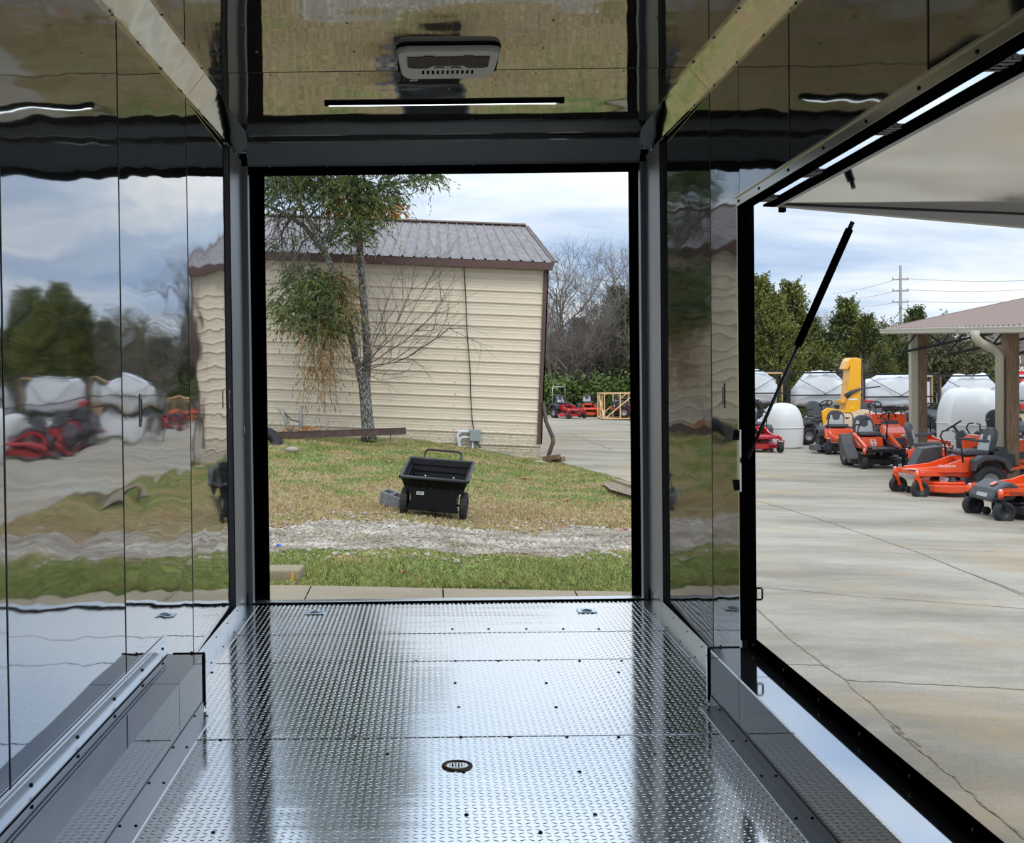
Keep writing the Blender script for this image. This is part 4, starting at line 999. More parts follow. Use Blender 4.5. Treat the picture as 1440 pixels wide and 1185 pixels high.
def twigs(mb, p, d, L, r, depth, seg=4, spread=0.6, up=0.15, kids_=3, wob=0.18, shrink=0.68):
    pts = [Vector(p)]; dd = Vector(d).normalized(); n = 4
    for i in range(n):
        dd = (dd + Vector((random.gauss(0, wob), random.gauss(0, wob), random.gauss(0, wob) + up * 0.3))).normalized()
        pts.append(pts[-1] + dd * L / n)
    mb.tube(pts, [r * (1 - 0.5 * i / n) for i in range(n + 1)], seg if depth > 1 else 3, False)
    if depth > 0:
        for k in range(kids_):
            i = random.randint(1, n); a = (dd + Vector((random.gauss(0, spread), random.gauss(0, spread), random.gauss(0, spread) + up))).normalized()
            twigs(mb, pts[i], a, L * random.uniform(shrink - .15, shrink + .1), r * 0.55, depth - 1, seg, spread, up, kids_, wob, shrink)

def strands(starts, dirs, L, per, size, aspect, droop, seed, jit=.35):
    """sprays of small leaves strung along short curved shoots"""
    r = np.random.default_rng(seed); S0 = np.array(starts, float); D0 = np.array(dirs, float); m = len(S0)
    D0 /= np.linalg.norm(D0, axis=1, keepdims=True) + 1e-9
    Ls = L * (0.5 + r.random((m, 1, 1))); t = np.linspace(0, 1, per)[None, :, None]
    P = S0[:, None, :] + D0[:, None, :] * Ls * t + np.array((0, 0, -1.0)) * droop * Ls * t * t + r.normal(0, .045, (m, per, 3)) * Ls
    D = D0[:, None, :] + np.array((0, 0, -1.0)) * 2 * droop * t + r.normal(0, jit, (m, per, 3)); D = D.reshape(-1, 3); P = P.reshape(-1, 3)
    D /= np.linalg.norm(D, axis=1, keepdims=True) + 1e-9
    S = np.cross(D, r.normal(0, 1, D.shape)); S /= np.linalg.norm(S, axis=1, keepdims=True) + 1e-9
    q = size * (0.6 + .8 * r.random((len(P), 1))); w = q * aspect
    V = np.stack([P - D * q * .4, P + S * w * .5, P + D * q * .6, P - S * w * .5], 1).reshape(-1, 3)
    return V, np.arange(len(V)).reshape(-1, 4)
TY = 29.6
bp_ = at(518, 608, TY)
def tp(px, py, dy=0.0): return at(px, py, TY + dy) - bp_
tr_ = thing('cedar_tree', 'forked cedar tree with lichen spotted trunk and drooping foliage before the building', 'tree', tuple(bp_))
pxm = TY / F
def pxs(l): return [w * pxm / 2 for w in l]
b = MB()
b.tube([tp(519, 618), tp(518, 606), tp(515, 575), tp(513, 545), tp(511, 528), tp(509, 515)], pxs([24, 19, 17, 17, 20, 22]), 12)
b.tube([tp(513, 530), tp(517, 505), tp(515, 470), tp(512, 430), tp(508, 380), tp(505, 330), tp(502, 280), tp(498, 235), tp(494, 180), tp(490, 120), tp(488, 20), tp(488, -120)], pxs([16, 12, 11, 10.5, 10.5, 10, 9, 8, 7, 5.5, 4, 2]), 10)
b.tube([tp(510, 530), tp(500, 505), tp(495, 475), tp(489, 448, -.1), tp(480, 415, -.3), tp(466, 375, -.5), tp(450, 340, -.7), tp(432, 305, -.8), tp(415, 275, -1.0), tp(400, 240, -1.1), tp(392, 180, -1.1)], pxs([15, 10, 10, 9.5, 9, 9, 8.5, 7, 6, 5, 3]), 9)
b.build('trunk', 'bark', tr_)
b = MB()
for pts, w in ((((456, 355), (430, 320), (400, 300), (372, 288), (350, 270)), 7), (((440, 330), (425, 340), (410, 380), (405, 400)), 4), (((505, 320), (480, 325), (455, 335), (445, 350)), 4), (((500, 300), (540, 262), (585, 252), (615, 250)), 4),
               (((470, 380), (450, 400), (425, 430), (400, 440)), 4), (((466, 375), (470, 420), (460, 470), (448, 510)), 4), (((420, 290), (395, 330), (400, 370), (412, 400)), 3), (((395, 300), (385, 330), (392, 350)), 3), (((503, 290), (520, 270), (545, 285)), 3),
               (((470, 385), (440, 380), (410, 395), (380, 400)), 3), (((505, 340), (485, 335), (465, 345), (460, 340)), 3), (((430, 310), (460, 280), (480, 262)), 3), (((410, 270), (380, 262), (360, 250)), 3)):
    b.tube([tp(px, py, -.6 + random.uniform(-.3, .2)) for px, py in pts], [w * pxm / 2 * (1 - .6 * i / (len(pts) - 1)) for i in range(len(pts))], 5)
for k in range(46):
    px, py = random.uniform(378, 470), random.uniform(250, 345); p = tp(px, py, random.uniform(-1, .3))
    twigs(b, p, (random.uniform(-.6, .6), random.uniform(-.4, .4), -0.8), random.uniform(.5, 1.1), 0.014, 1, 4, .5, -.1, 3)
b.build('branches', 'bark_dark', tr_)
def spray(regions, name, m, L, per, size, aspect, droop, seed, dz):
    st_, di = [], []; random.seed(seed)
    for (cx, cy, rx, ry, k) in regions:
        for i in range(k):
            while True:
                u, v = random.uniform(-1, 1), random.uniform(-1, 1)
                if u * u + v * v <= 1: break
            p = tp(cx + u * rx, cy + v * ry, -0.5 + random.uniform(-1, 1) * min(1.0, rx * .03)); st_.append(tuple(p)); di.append((u * .8 + random.gauss(0, .6), random.gauss(0, .6), dz + random.gauss(0, .35)))
    V, Fq = strands(st_, di, L, per, size, aspect, droop, seed); return fastmesh(name, V, Fq, m, tr_, 4)
spray(((398, 258, 34, 22, 190), (440, 254, 46, 18, 190), (497, 285, 30, 44, 330), (522, 265, 40, 28, 190), (488, 328, 26, 18, 70), (575, 247, 42, 8, 60), (604, 252, 14, 10, 22), (542, 288, 18, 20, 40), (384, 275, 14, 30, 40), (400, 330, 22, 34, 26), (440, 300, 26, 30, 44), (465, 270, 24, 28, 70),
       (430, 388, 26, 22, 110), (452, 410, 28, 22, 130), (436, 440, 40, 22, 190), (408, 428, 30, 14, 50), (470, 440, 24, 26, 90), (394, 402, 16, 10, 18), (474, 400, 18, 18, 50), (455, 465, 22, 14, 60), (402, 445, 12, 14, 16), (490, 200, 70, 36, 420), (420, 200, 60, 36, 380), (550, 215, 60, 14, 70), (475, 110, 95, 75, 1300), (485, -20, 70, 80, 700), (490, -130, 45, 60, 250), (530, 320, 10, 10, 8)), 'foliage', 'cedar_leaf', .42, 16, .115, .22, .45, 5, -.05)
spray(((452, 490, 16, 36, 70), (462, 462, 24, 24, 50), (446, 505, 10, 20, 26), (400, 446, 10, 16, 14), (482, 420, 20, 30, 44), (472, 384, 14, 14, 26), (437, 520, 5, 10, 6), (495, 400, 6, 22, 14), (500, 432, 5, 12, 7), (508, 330, 8, 10, 8), (538, 285, 10, 12, 8), (430, 450, 25, 15, 20)), 'dead_foliage', 'cedar_dead', .55, 15, .12, .18, .9, 6, -.9)
b = MB(); random.seed(21)
for (x0, y0), (x1, y1), r_ in (((508, 520), (590, 380), .022), ((512, 515), (655, 445), .022), ((506, 515), (560, 365), .018), ((513, 512), (640, 400), .022), ((508, 520), (600, 470), .018), ((506, 520), (510, 420), .015), ((510, 522), (560, 530), .012), ((504, 522), (468, 520), .012), ((512, 510), (625, 355), .02), ((506, 515), (480, 490), .012), ((509, 512), (545, 440), .016), ((512, 520), (580, 520), .012)):
    a = tp(x0, y0, -.15); c = tp(x1, y1, random.uniform(-1.2, .4)); d = c - a; L_ = d.length
    pts = [a + d * t_ + Vector((0, 0, -0.10 * L_ * math.sin(math.pi * t_))) + Vector((random.gauss(0, .02), random.gauss(0, .02), random.gauss(0, .02))) for t_ in [i / 7 for i in range(8)]]
    b.tube(pts, [r_ * (1 - .75 * i / 7) for i in range(8)], 4, False)
    for i in (2, 3, 4, 5, 6):
        for q_ in range(2):
            dd = (d.normalized() + Vector((random.gauss(0, .4), random.gauss(0, .4), random.gauss(.12, .4)))).normalized()
            twigs(b, pts[i], dd, L_ * random.uniform(.18, .42), r_ * .38, 1, 3, .45, .1, 3, .1)
b.build('bare_branches', 'twig', tr_)

# orange autumn tree behind the roof
p = at(520, 300, 62)
t = thing('autumn_tree', 'tree with orange autumn leaves showing above the building roof', 'tree', (p.x, 62, -1))
MB().tube([(0, 0, 0), (.1, 0, 5), (0, 0, 9)], [.25, .18, .05], 7).build('trunk', 'bark_dark', t)
V, Fq = leaf_cloud([((random.uniform(-2.0, 1.9), random.uniform(-1, 1), random.uniform(7.2, 11.3)), .55) for k in range(40)], 200, .26, .3, seed=9, aspect=.6); fastmesh('foliage', V, Fq, 'orange_leaf', t, 4)

def cedar_proto(seed, H=8.5, Rb=2.2, m='cedar_far'):
    random.seed(seed); t = thing('cedar', None, None)
    MB().tube([(0, 0, 0), (0.05, 0, H * .5), (0, 0, H * .97)], [.22, .14, .02], 6).build('trunk', 'bark_dark', t)
    st_, di = [], []
    lob = [random.uniform(.7, 1.25) for _ in range(40)]
    for k in range(1900):
        h = random.random() ** 1.1; z = H * (0.02 + 0.96 * h); a = random.uniform(0, 6.283)
        rr = Rb * (1 - h) ** 0.92 * 1.15 * lob[int(a * 1.27) % 8 + 8 * (int(h * 9) % 5)] * random.uniform(.35, 1.0) + 0.03
        st_.append((rr * math.cos(a), rr * math.sin(a), z)); di.append((math.cos(a), math.sin(a), .75 + 1.5 * h))
    V, Fq = strands(st_, di, .62, 12, .17, .42, .1, seed, .5)
    fastmesh('foliage', V, Fq, m, t, 4); return t
cp = [cedar_proto(31), cedar_proto(32, 8.5, 2.7), cedar_proto(33, 8.5, 2.0, 'cedar_far_dark'), cedar_proto(34, 8.5, 2.5, 'cedar_far_dark')]
used = set()
TL = [  # px at crown, py top, Y, proto, label
    (1068, 392, 66, 1, 'tallest dense cedar beside the black post of the side opening'), (1112, 402, 68, 0, 'cedar with pointed top just right of the tallest cedar'), (1090, 418, 64, 0, 'lower bushy cedar in front of the tallest pair'),
    (1142, 450, 70, 3, 'dark cedar half hidden behind the gas strut'), (1190, 424, 74, 0, 'narrow cedar at the middle of the tree line, behind the yellow chute'), (1218, 446, 72, 1, 'broad bright cedar right of the narrow middle cedar'),
    (1250, 462, 76, 3, 'dark cedar left of the pavilion corner, below the utility pole'), (1287, 436, 80, 2, 'slim cedar top rising right behind the pavilion corner'), (1315, 466, 80, 1, 'bright green cedar seen under the pavilion truss'), (1352, 500, 84, 3, 'rounded dark cedar under the pavilion roof by the far house'),
    (1165, 470, 70, 3, 'small dark cedar beneath the gap left of the middle cedar'), (1238, 486, 68, 1, 'low bright cedar behind the rack near the left pavilion post'), (1275, 482, 70, 2, 'low dark cedar just left of the pavilion post'),
    (1030, 430, 66, 0, 'cedar hidden behind the wall, seen mirrored in the left wall, first from the opening'), (1000, 455, 70, 3, 'cedar seen only mirrored in the left wall, second from the opening'), (962, 462, 70, 1, 'cedar seen only mirrored in the left wall, third from the opening'), (925, 470, 72, 3, 'cedar seen only mirrored in the left wall, nearest the doorway'),
    (868, 408, 78, 3, 'dark green evergreen behind the bare tree right of the building'), (885, 425, 74, 2, 'evergreen at the right door frame behind the wooden crate'), (815, 450, 82, 3, 'dark evergreen low behind the bare tree beside the building'), (780, 470, 80, 2, 'dark evergreen right behind the corner of the building')]
for px, py, Y, k, lbl in TL:
    top = at(px, py, Y); g0 = lot_z(top.x, min(Y, 66)) - 0.2
    o = cp[k] if k not in used else dup(cp[k]); used.add(k)
    s = (top.z - g0) / 8.6; sw = s * random.uniform(1.25, 1.5)
    o.location = (top.x, Y, g0); o.scale = (sw, sw, s); o.rotation_euler = (0, 0, random.uniform(0, 6.28))
    tag(o, lbl, 'tree', 'evergreen trees along the back')

def bare_proto(seed, H=8.0, spread=.5):
    random.seed(seed); t = thing('bare_tree', None, None); b = MB()
    for s in range(2):
        a = random.uniform(0, 6.28); twigs(b, (random.uniform(-.3, .3), 0, 0), (.28 * math.cos(a), .28 * math.sin(a), 1), H * .42, .085, 5, 5, spread, .22, 4, .14, .70)
    b.build('branches', 'twig_far', t); return t
bp2 = [bare_proto(41, 8.0, .62), bare_proto(42, 8.0, .75)]; usedb = set()
BL = [(800, 320, 75, 0, 'wide bare tree rising right of the building corner'), (768, 300, 79, 1, 'bare tree top close behind the building corner'), (850, 298, 77, 1, 'bare tree reaching highest next to the right door frame'), (828, 335, 74, 0, 'lower bare tree in the middle of the gap beside the building'), (786, 400, 73.5, 1, 'tangled low bare tree at the building corner'), (880, 370, 74, 0, 'bare tree beside the right door frame, lower one'),
      (1168, 410, 76, 1, 'grey bare tree behind the gas strut'), (1235, 420, 84, 0, 'bare tree between cedars left of the utility pole'), (1205, 455, 66, 0, 'small bare tree in front of the middle cedars'), (1345, 470, 78, 1, 'pale bare tree seen below the pavilion truss'), (940, 400, 66, 1, 'bare tree seen only mirrored in the left wall'), (990, 420, 64, 0, 'bare tree seen only mirrored in the left wall, farther from the doorway')]
for px, py, Y, k, lbl in BL:
    top = at(px, py, Y); g0 = lot_z(top.x, min(Y, 66)) - 0.2
    o = bp2[k] if k not in usedb else dup(bp2[k]); usedb.add(k)
    s = (top.z - g0) / 9.0; o.location = (top.x, Y, g0); o.scale = (s * 1.15, s, s); o.rotation_euler = (0, 0, random.uniform(0, 6.28)); tag(o, lbl, 'tree', 'bare winter trees')
random.seed(78)
st_, di = [], []
for k in range(6000):
    px = random.uniform(745, 1420); lo_ = 592 if px < 1060 else 560
    top_ = (470 + 25 * math.sin(px * .05) + 14 * math.sin(px * .17)) if px < 1060 else (478 + 14 * math.sin(px * .06) + 12 * math.sin(px * .19))
    q_ = at(px, random.uniform(top_, lo_), random.uniform(76, 80)); st_.append(tuple(q_)); di.append((random.gauss(0, .6), random.gauss(0, .6), .6))
V, Fq = strands(st_, di, 1.3, 16, .26, .30, .2, 78, .6)
bh = fastmesh('brush_thicket', V, Fq, 'brush', None, 4); tag(bh, 'dense brown and green thicket filling the gaps between the trees', 'thicket', kind='stuff')
random.seed(77)
cl = []
for k in range(260):
    px = random.uniform(752, 1060); q_ = at(px, random.uniform(548, 588) if px > 800 else random.uniform(545, 585), random.uniform(70.5, 72.5)); cl.append((tuple(q_), random.uniform(.5, 1.0)))
V, Fq = leaf_cloud(cl, 330, .22, .3, seed=12, aspect=.6, droop=0)
hd = fastmesh('undergrowth_hedge', V, Fq, 'hedge_leaf', None, 4); tag(hd, 'low green undergrowth along the far edge of the lot', 'hedge', kind='stuff')

# ================================================================== MACHINES
def sub(name, parent, loc, rz=0.0):
    o = bpy.data.objects.new(name, None); C.objects.link(o); o.parent = parent; o.location = loc; o.rotation_euler = (0, 0, rz); o.empty_display_size = .05; return o
def wheel(name, parent, loc, R_, w, tread=True, rim='rim_grey', rz=0.0, lugs=20):
    t = sub(name, parent, loc, rz); ri = R_ * 0.52
    b = MB(); b.lathe([(ri, -w * .45), (R_ * .8, -w * .5), (R_ * .96, -w * .38), (R_, 0), (R_ * .96, w * .38), (R_ * .8, w * .5), (ri, w * .45)], axis='Y', seg=28, closed=True)
    if tread:
        for k in range(lugs):
            a = k * 2 * math.pi / lugs
            for s in (-1, 1): b.box((R_ * .985 * math.sin(a + s * .05), s * w * .22, R_ * .985 * math.cos(a + s * .05)), (R_ * .10, w * .40, R_ * .05), (0, a, 0))
    b.build('tire', 'rubber', t)
    b = MB(); b.lathe([(0.0, -w * .20), (ri * .35, -w * .22), (ri * .45, -w * .30), (ri * .85, -w * .25), (ri * 1.03, -w * .46), (ri * 1.03, w * .46), (ri * .85, w * .25), (ri * .45, w * .30), (ri * .35, w * .22), (0, w * .20)], axis='Y', seg=24)
    b.build('rim', rim, t); return t
def caster(parent, x, y, R_, w, forkm, topz, steer=0.0):
    wheel('caster_wheel', parent, (x, y, R_), R_, w, False, 'dark_grey_plastic', steer)
    f = sub('caster_fork', parent, (x, y, 0), steer)
    b = MB(); hw_ = w / 2 + 0.018
    for s in (-1, 1): b.bar((0, s * hw_, R_), (0.06, s * hw_, R_ * 2 + 0.035), 0.022, 0.05)
    b.box((0.055, 0, R_ * 2 + 0.04), (0.075, w + 0.06, 0.02)); b.build('yoke', forkm, f)
    MB().tube([(0.05, 0, R_ * 2 + .03), (0.05, 0, topz + 0.03)], 0.042, 12).build('pivot_tube', forkm if forkm != 'black_metal' else 'orange_paint', f)
    MB().lathe([(0, topz + .05), (0.02, topz + .048), (0.03, topz + .03)], c=(0.05, 0, 0), seg=12).build('cap', 'steel', f)
def soft_slab(parent, name, prof, y0, y1, m, bevel=0.03):
    b = MB(); b.prism(prof, y0, y1, 'Y'); return b.build(name, m, parent, bevel=bevel)
def seat(parent, x, z, light=True, w=0.52, tall=0.52):
    s = sub('seat', parent, (x, 0, z))
    soft_slab(s, 'cushion', [(-0.20, 0), (0.26, 0.0), (0.28, 0.06), (0.22, 0.115), (-0.18, 0.10), (-0.24, 0.05)], -w / 2, w / 2, 'seat_vinyl', .035)
    n = 10; out = []
    for i in range(n + 1):
        a = math.pi * i / n; out.append((w / 2 * math.cos(a) * (1.0), tall * .62 + tall * .38 * math.sin(a)))
    out = [(w / 2 * .92, 0.06)] + out + [(-w / 2 * .92, 0.06)]
    b = MB()
    vs = [(-0.20 - 0.22 * zz, yy, zz) for yy, zz in out] + [(-0.32 - 0.22 * zz, yy * .95, zz) for yy, zz in out]; k = len(out)
    b.add(vs, [tuple(range(k)), tuple(reversed(range(k, 2 * k)))] + [(i, k + i, k + (i + 1) % k, (i + 1) % k) for i in range(k)])
    b.build('backrest', 'seat_vinyl', s, bevel=.03)
    if light:
        b = MB(); P = [(0.42, 0.10), (0.40, 0.48), (0.33, 0.66), (0.22, 0.62), (0.20, 0.42), (0.10, 0.34), (-0.10, 0.34), (-0.20, 0.42), (-0.22, 0.62), (-0.33, 0.66), (-0.40, 0.48), (-0.42, 0.10)]
        P = [(yy * w, .04 + zz * tall) for yy, zz in P]; k = len(P)
        vs = [(-0.182 - 0.22 * zz, yy, zz) for yy, zz in P] + [(-0.205 - .22 * zz, yy, zz) for yy, zz in P]
        b.add(vs, [tuple(range(k)), tuple(reversed(range(k, 2 * k)))] + [(i, k + i, k + (i + 1) % k, (i + 1) % k) for i in range(k)])
        b.build('light_panel', 'seat_light', s)
    for q_ in (-1, 1): soft_slab(s, 'armrest', [(-0.2, .24), (0.12, .27), (.14, .31), (-.2, .30)], q_ * w / 2 - .03 + q_ * .02, q_ * w / 2 + .03 + q_ * .02, 'seat_vinyl', .012)
    return s
def lever(parent, x, y, z, h=0.42, lean=0.12, m='black_metal'):
    s = 1 if y > 0 else -1
    b = MB(); b.tube([(x, y, z - .15), (x + .03, y, z + h * .35), (x + lean, y - s * .02, z + h * .7), (x + lean - .03, y - s * .06, z + h * .95), (x + lean - .05, y - s * .26, z + h)], 0.017, 8)
    return b.build('control_lever', m, parent)
def deck_mesh(x0, x1, hw, z0, z1):
    P = [(x0, -hw * .55), (x0 + .10, -hw * .95), (x0 + (x1 - x0) * .55, -hw), (x1 - .12, -hw * .72), (x1, -hw * .35), (x1, hw * .35), (x1 - .12, hw * .72), (x0 + (x1 - x0) * .55, hw), (x0 + .10, hw * .95), (x0, hw * .55)]
    return P
def zero_turn(label, loc, heading, paint='orange_paint', frame=None, deckm=None, big=True, fork=None, light=True, rops=False, chute=True, bagger=False, steer=0.0, group='zero turn mowers on the lot', stand=False):
    """local +X forward, rear axle at the origin"""
    frame = frame or paint; deckm = deckm or paint; fork = fork or paint
    t = thing('ride_on_mower', label, 'mower', loc, R(heading), group)
    wb = 1.32; tk = 0.50; Rw = 0.30; rc = 0.165
    for s in (-1, 1):
        wheel('drive_wheel', t, (0, s * 0.47, Rw), Rw, 0.24, True, 'rim_grey')
        caster(t, wb - .04, s * 0.52, rc, 0.15, fork, 0.47, steer)
    b = MB()
    for s in (-1, 1):
        b.bar((-0.25, s * 0.26, 0.42), (0.75, s * 0.26, 0.44), 0.05, 0.10); b.bar((0.72, s * 0.26, 0.44), (wb + .01, s * 0.50, 0.46), 0.05, 0.10)
    b.bar((wb - .08, -0.53, 0.45), (wb - .08, 0.53, 0.45), 0.09, 0.07); b.bar((-0.25, -.3, .42), (-0.25, .3, .42), .06, .10); b.box((0.2, 0, .40), (.5, .5, .08))
    b.build('frame', frame, t, bevel=.006)
    b = MB(); b.prism([(0.30, 0.50), (0.62, 0.53), (wb - .10, 0.51), (wb - .06, 0.49), (0.30, 0.47)], -0.30, 0.30, 'Y'); b.build('foot_plate', frame, t, bevel=.01)
    for s in (-1, 1):   # sloping side panels from foot plate to the seat
        b = MB(); b.prism([(0.30, 0.46), (0.25, 0.72), (0.40, 0.72), (0.75, 0.60), (wb - .08, 0.54), (wb - .08, 0.46)], s * .33 - .03, s * .33 + .03, 'Y'); b.build('side_panel', frame, t, bevel=.01)
    P = deck_mesh(0.32, 1.12, 0.66, 0, 0)
    b = MB(); b.prism(P, 0.11, 0.25, 'Z'); b.prism([(x * .9 + .07, y * .82) for x, y in P], 0.25, 0.30, 'Z'); b.build('cutting_deck', deckm, t, bevel=.02)
    b = MB()
    for x, y in ((0.62, -.4), (0.80, 0), (0.62, .4)): b.lathe([(0, .38), (0.04, .38), (0.045, .34), (0.085, .33), (.085, .30)], c=(x, y, 0), seg=16)
    b.build('deck_pulleys', 'engine_grey', t)
    if chute: b = MB(); b.prism([(0.42, .28), (0.86, .28), (0.92, .12), (0.36, .12)], -0.90, -0.64, 'Y'); b.build('discharge_chute', 'dark_grey_plastic', t, bevel=.015)
    for s in (-1, 1): # anti-scalp rollers
        b = MB(); b.lathe([(0, -.04), (.06, -.04), (.065, 0), (.06, .04), (0, .04)], c=(1.17, s * .30, .10), axis='Y', seg=14); b.build('deck_roller', 'rubber', t)
    for s in (-1, 1):   # rear fenders
        arcp = [(-0.36, 0.46), (-0.37, 0.60), (-0.30, 0.72), (-0.10, 0.78), (0.16, 0.78), (0.30, 0.70), (0.33, 0.50), (0.28, 0.50), (0.24, 0.62), (0.10, 0.69), (-0.1, 0.70), (-0.24, 0.64), (-0.30, .52)]
        b = MB(); b.prism(arcp, s * .36, s * .60, 'Y'); b.build('fender', 'dark_grey_plastic', t, bevel=.02)
    b = MB(); b.prism([(-0.62, .48), (-0.60, .78), (-0.28, .84), (-.20, .80), (-.20, .42), (-.55, .42)], -.27, .27, 'Y'); b.lathe([(.17, .84), (.17, .92), (.05, .95), (0, .95)], c=(-.42, 0, -.04), seg=18)
    b.build('engine', 'engine_grey', t, bevel=.02)
    b = MB(); b.tube([(-.5, -.27, .55), (-.5, -.36, .55), (-.5, -.36, .70)], .035, 8); b.build('muffler', 'steel', t)
    b = MB(); b.box((-.68, 0, .55), (.05, .75, .06)); b.bar((-.66, -.34, .55), (-.28, -.28, .45), .05); b.bar((-.66, .34, .55), (-.28, .28, .45), .05); b.build('rear_guard', frame, t)
    if not stand:
        b = MB(); b.prism([(-.22, .66), (.34, .66), (.34, .74), (-.2, .76)], -.24, .24, 'Y'); b.build('seat_base', paint, t, bevel=.01)
        seat(t, 0.10, 0.76, light)
        for s in (-1, 1): lever(t, 0.42, s * 0.36, 0.80)
    else:
        b = MB(); b.prism([(0.05, .6), (0.0, .98), (.22, 1.04), (.42, .84), (.42, .6)], -.26, .26, 'Y'); b.build('console', 'engine_grey', t, bevel=.03)
        for s in (-1, 1): lever(t, .25, s * .16, .95, .34)
    if rops:
        b = MB(); b.tube([(-.24, -.42, .5), (-.26, -.42, 1.55), (-.28, -.36, 1.68), (-.28, .36, 1.68), (-.26, .42, 1.55), (-.24, .42, .5)], .03, 8); b.build('roll_bar', 'steel', t)
    if bagger:
        b = MB(); b.prism([(0.5, .30), (1.05, .24), (1.0, .36), (.66, .60), (.55, .84), (.42, .84)], -.84, -.54, 'Y'); b.build('discharge_shield', 'dark_grey_plastic', t, bevel=.02)
    return t
def tractor(label, loc, heading, paint='orange_paint', group='lawn tractors on the lot', light=True, s_=1.0):
    t = thing('lawn_tractor', label, 'tractor', loc, R(heading), group); t.scale = (s_,) * 3
    for s in (-1, 1):
        wheel('rear_wheel', t, (0, s * .40, .27), .27, .22); wheel('front_wheel', t, (1.25, s * .38, .19), .19, .15, False, 'rim_grey')
    b = MB(); b.box((.55, 0, .34), (1.7, .40, .10)); b.bar((1.25, -.36, .2), (1.25, .36, .2), .05); b.build('chassis', 'black_metal', t)
    hp = [(0.62, .42), (0.60, .84), (0.72, .92), (1.20, .84), (1.48, .70), (1.53, .55), (1.50, .40)]
    b = MB(); b.prism(hp, -.24, .24, 'Y'); b.build('hood', paint, t, bevel=.06)
    b = MB(); b.box((1.53, 0, .52), (.05, .40, .18)); b.build('grille', 'dark_grey_plastic', t, bevel=.02)
    for s in (-1, 1):
        b = MB(); b.box((1.02, s * .245, .60), (.42, .012, .13), (0, .12, 0)); b.build('side_vent', 'dark_grey_plastic', t)
        b = MB(); b.ball((1.50, s * .15, .66), (.05, .07, .04), 10, 6); b.build('headlight', 'seat_light', t)
        b = MB(); b.prism([(-.36, .40), (-.36, .60), (-.15, .66), (.30, .64), (.42, .45), (.34, .45), (.2, .55), (-.15, .57), (-.28, .50)], s * .24, s * .52, 'Y'); b.build('fender', paint, t, bevel=.02)
    b = MB(); b.box((.05, 0, .55), (.75, .5, .08)); b.box((.5, .38, .33), (.45, .25, .03)); b.box((.5, -.38, .33), (.45, .25, .03)); b.build('foot_deck', 'dark_grey_plastic', t, bevel=.01)
    b = MB(); b.prism([(.52, .5), (.50, .95), (.62, 1.0), (.70, .9), (.70, .5)], -.2, .2, 'Y'); b.build('dash', 'dark_grey_plastic', t, bevel=.02)
    seat(t, -0.05, 0.62, light)
    w_ = sub('steering_wheel', t, (.44, 0, 1.08)); w_.rotation_euler = (0, -.6, 0)
    b = MB(); b.tube(arc((0, 0, 0), .18, 0, 360, 20, 'XY'), .018, 8, False)
    for a in (0, 120, 240): b.bar((0, 0, -.01), (.18 * math.cos(R(a)), .18 * math.sin(R(a)), 0), .03, .02)
    b.tube([(0, 0, 0), (0, 0, -.25)], .025, 8); b.build('rim', 'black_metal', w_)
    P = deck_mesh(.35, 1.05, .52, 0, 0); b = MB(); b.prism(P, .10, .24, 'Z'); b.build('cutting_deck', 'black_metal', t, bevel=.02)
    return t
def place(x, y): return (x, y, lot_z(x, y))
def word(parent, txt, size, loc, rot, m='white_text'):
    cu = bpy.data.curves.new('lettering', 'FONT'); cu.body = txt; cu.size = size; cu.extrude = 0.001; cu.align_x = 'CENTER'; cu.align_y = 'CENTER'
    cu.resolution_u = 4; tmp = bpy.data.objects.new('lettering', cu); C.objects.link(tmp); bpy.context.view_layer.update()
    me = bpy.data.meshes.new_from_object(tmp.evaluated_get(bpy.context.evaluated_depsgraph_get())); bpy.data.objects.remove(tmp)
    me.materials.clear(); me.materials.append(MAT[m])
    o = bpy.data.objects.new('lettering', me); C.objects.link(o); o.parent = parent; o.location = loc; o.rotation_euler = rot; return o

# big orange mower in front of the pavilion posts
mg = zero_turn('large orange mower with black fenders parked side-on between the two pavilion posts', place(10.25, 22.55), 180, group='orange mowers on the lot', chute=False, light=True)
b = MB(); b.prism([(0.45, .50), (0.90, .50), (0.98, .52), (.80, .86), (.42, .90)], -0.87, -0.50, 'Y'); b.build('discharge_shield', 'dark_grey_plastic', mg, bevel=.015)
word(mg, 'Husqvarna', 0.075, (0.72, 0.366, 0.585), (R(90), 0, R(180)))
b = MB(); b.box((1.2, .15, .51), (.22, .5, .01), (0, 0, .3)); b.build('step_decal', mat('pale_orange', (.85, .28, .2), .4), mg)
# orange mower facing the camera, with the crest on its front panel
me_ = zero_turn('orange mower facing the camera with black deck and white crest on its front', place(11.05, 30.5), -90, deckm='black_metal', fork='black_metal', frame='black_metal', bagger=True, group='orange mowers on the lot', chute=False)
b = MB(); b.prism([(.30, .44), (.36, .74), (.44, .74), (.56, .44)], -.26, .26, 'Y'); b.build('front_panel', 'orange_paint', me_, bevel=.02)
em = sub('crest', me_, (.512, 0, .60)); em.rotation_euler = (0, R(-22), 0)
b = MB(); b.box((0, -.035, 0), (.006, .018, .11)); b.box((0, .035, 0), (.006, .018, .11)); b.box((0, 0, 0), (.006, .06, .018)); b.build('letter', 'white_text', em)
b = MB(); b.tube([(0.002, .07 * math.cos(a), .005 + .085 * math.sin(a)) for a in [R(140 + 13 * i) for i in range(21)]], .008, 6)
for y in (-.05, 0, .05): b.prism([(y - .018, .07), (y + .018, .07), (y, .115)], -.002, .004, 'X')
b.build('crown_border', 'white_text', em)
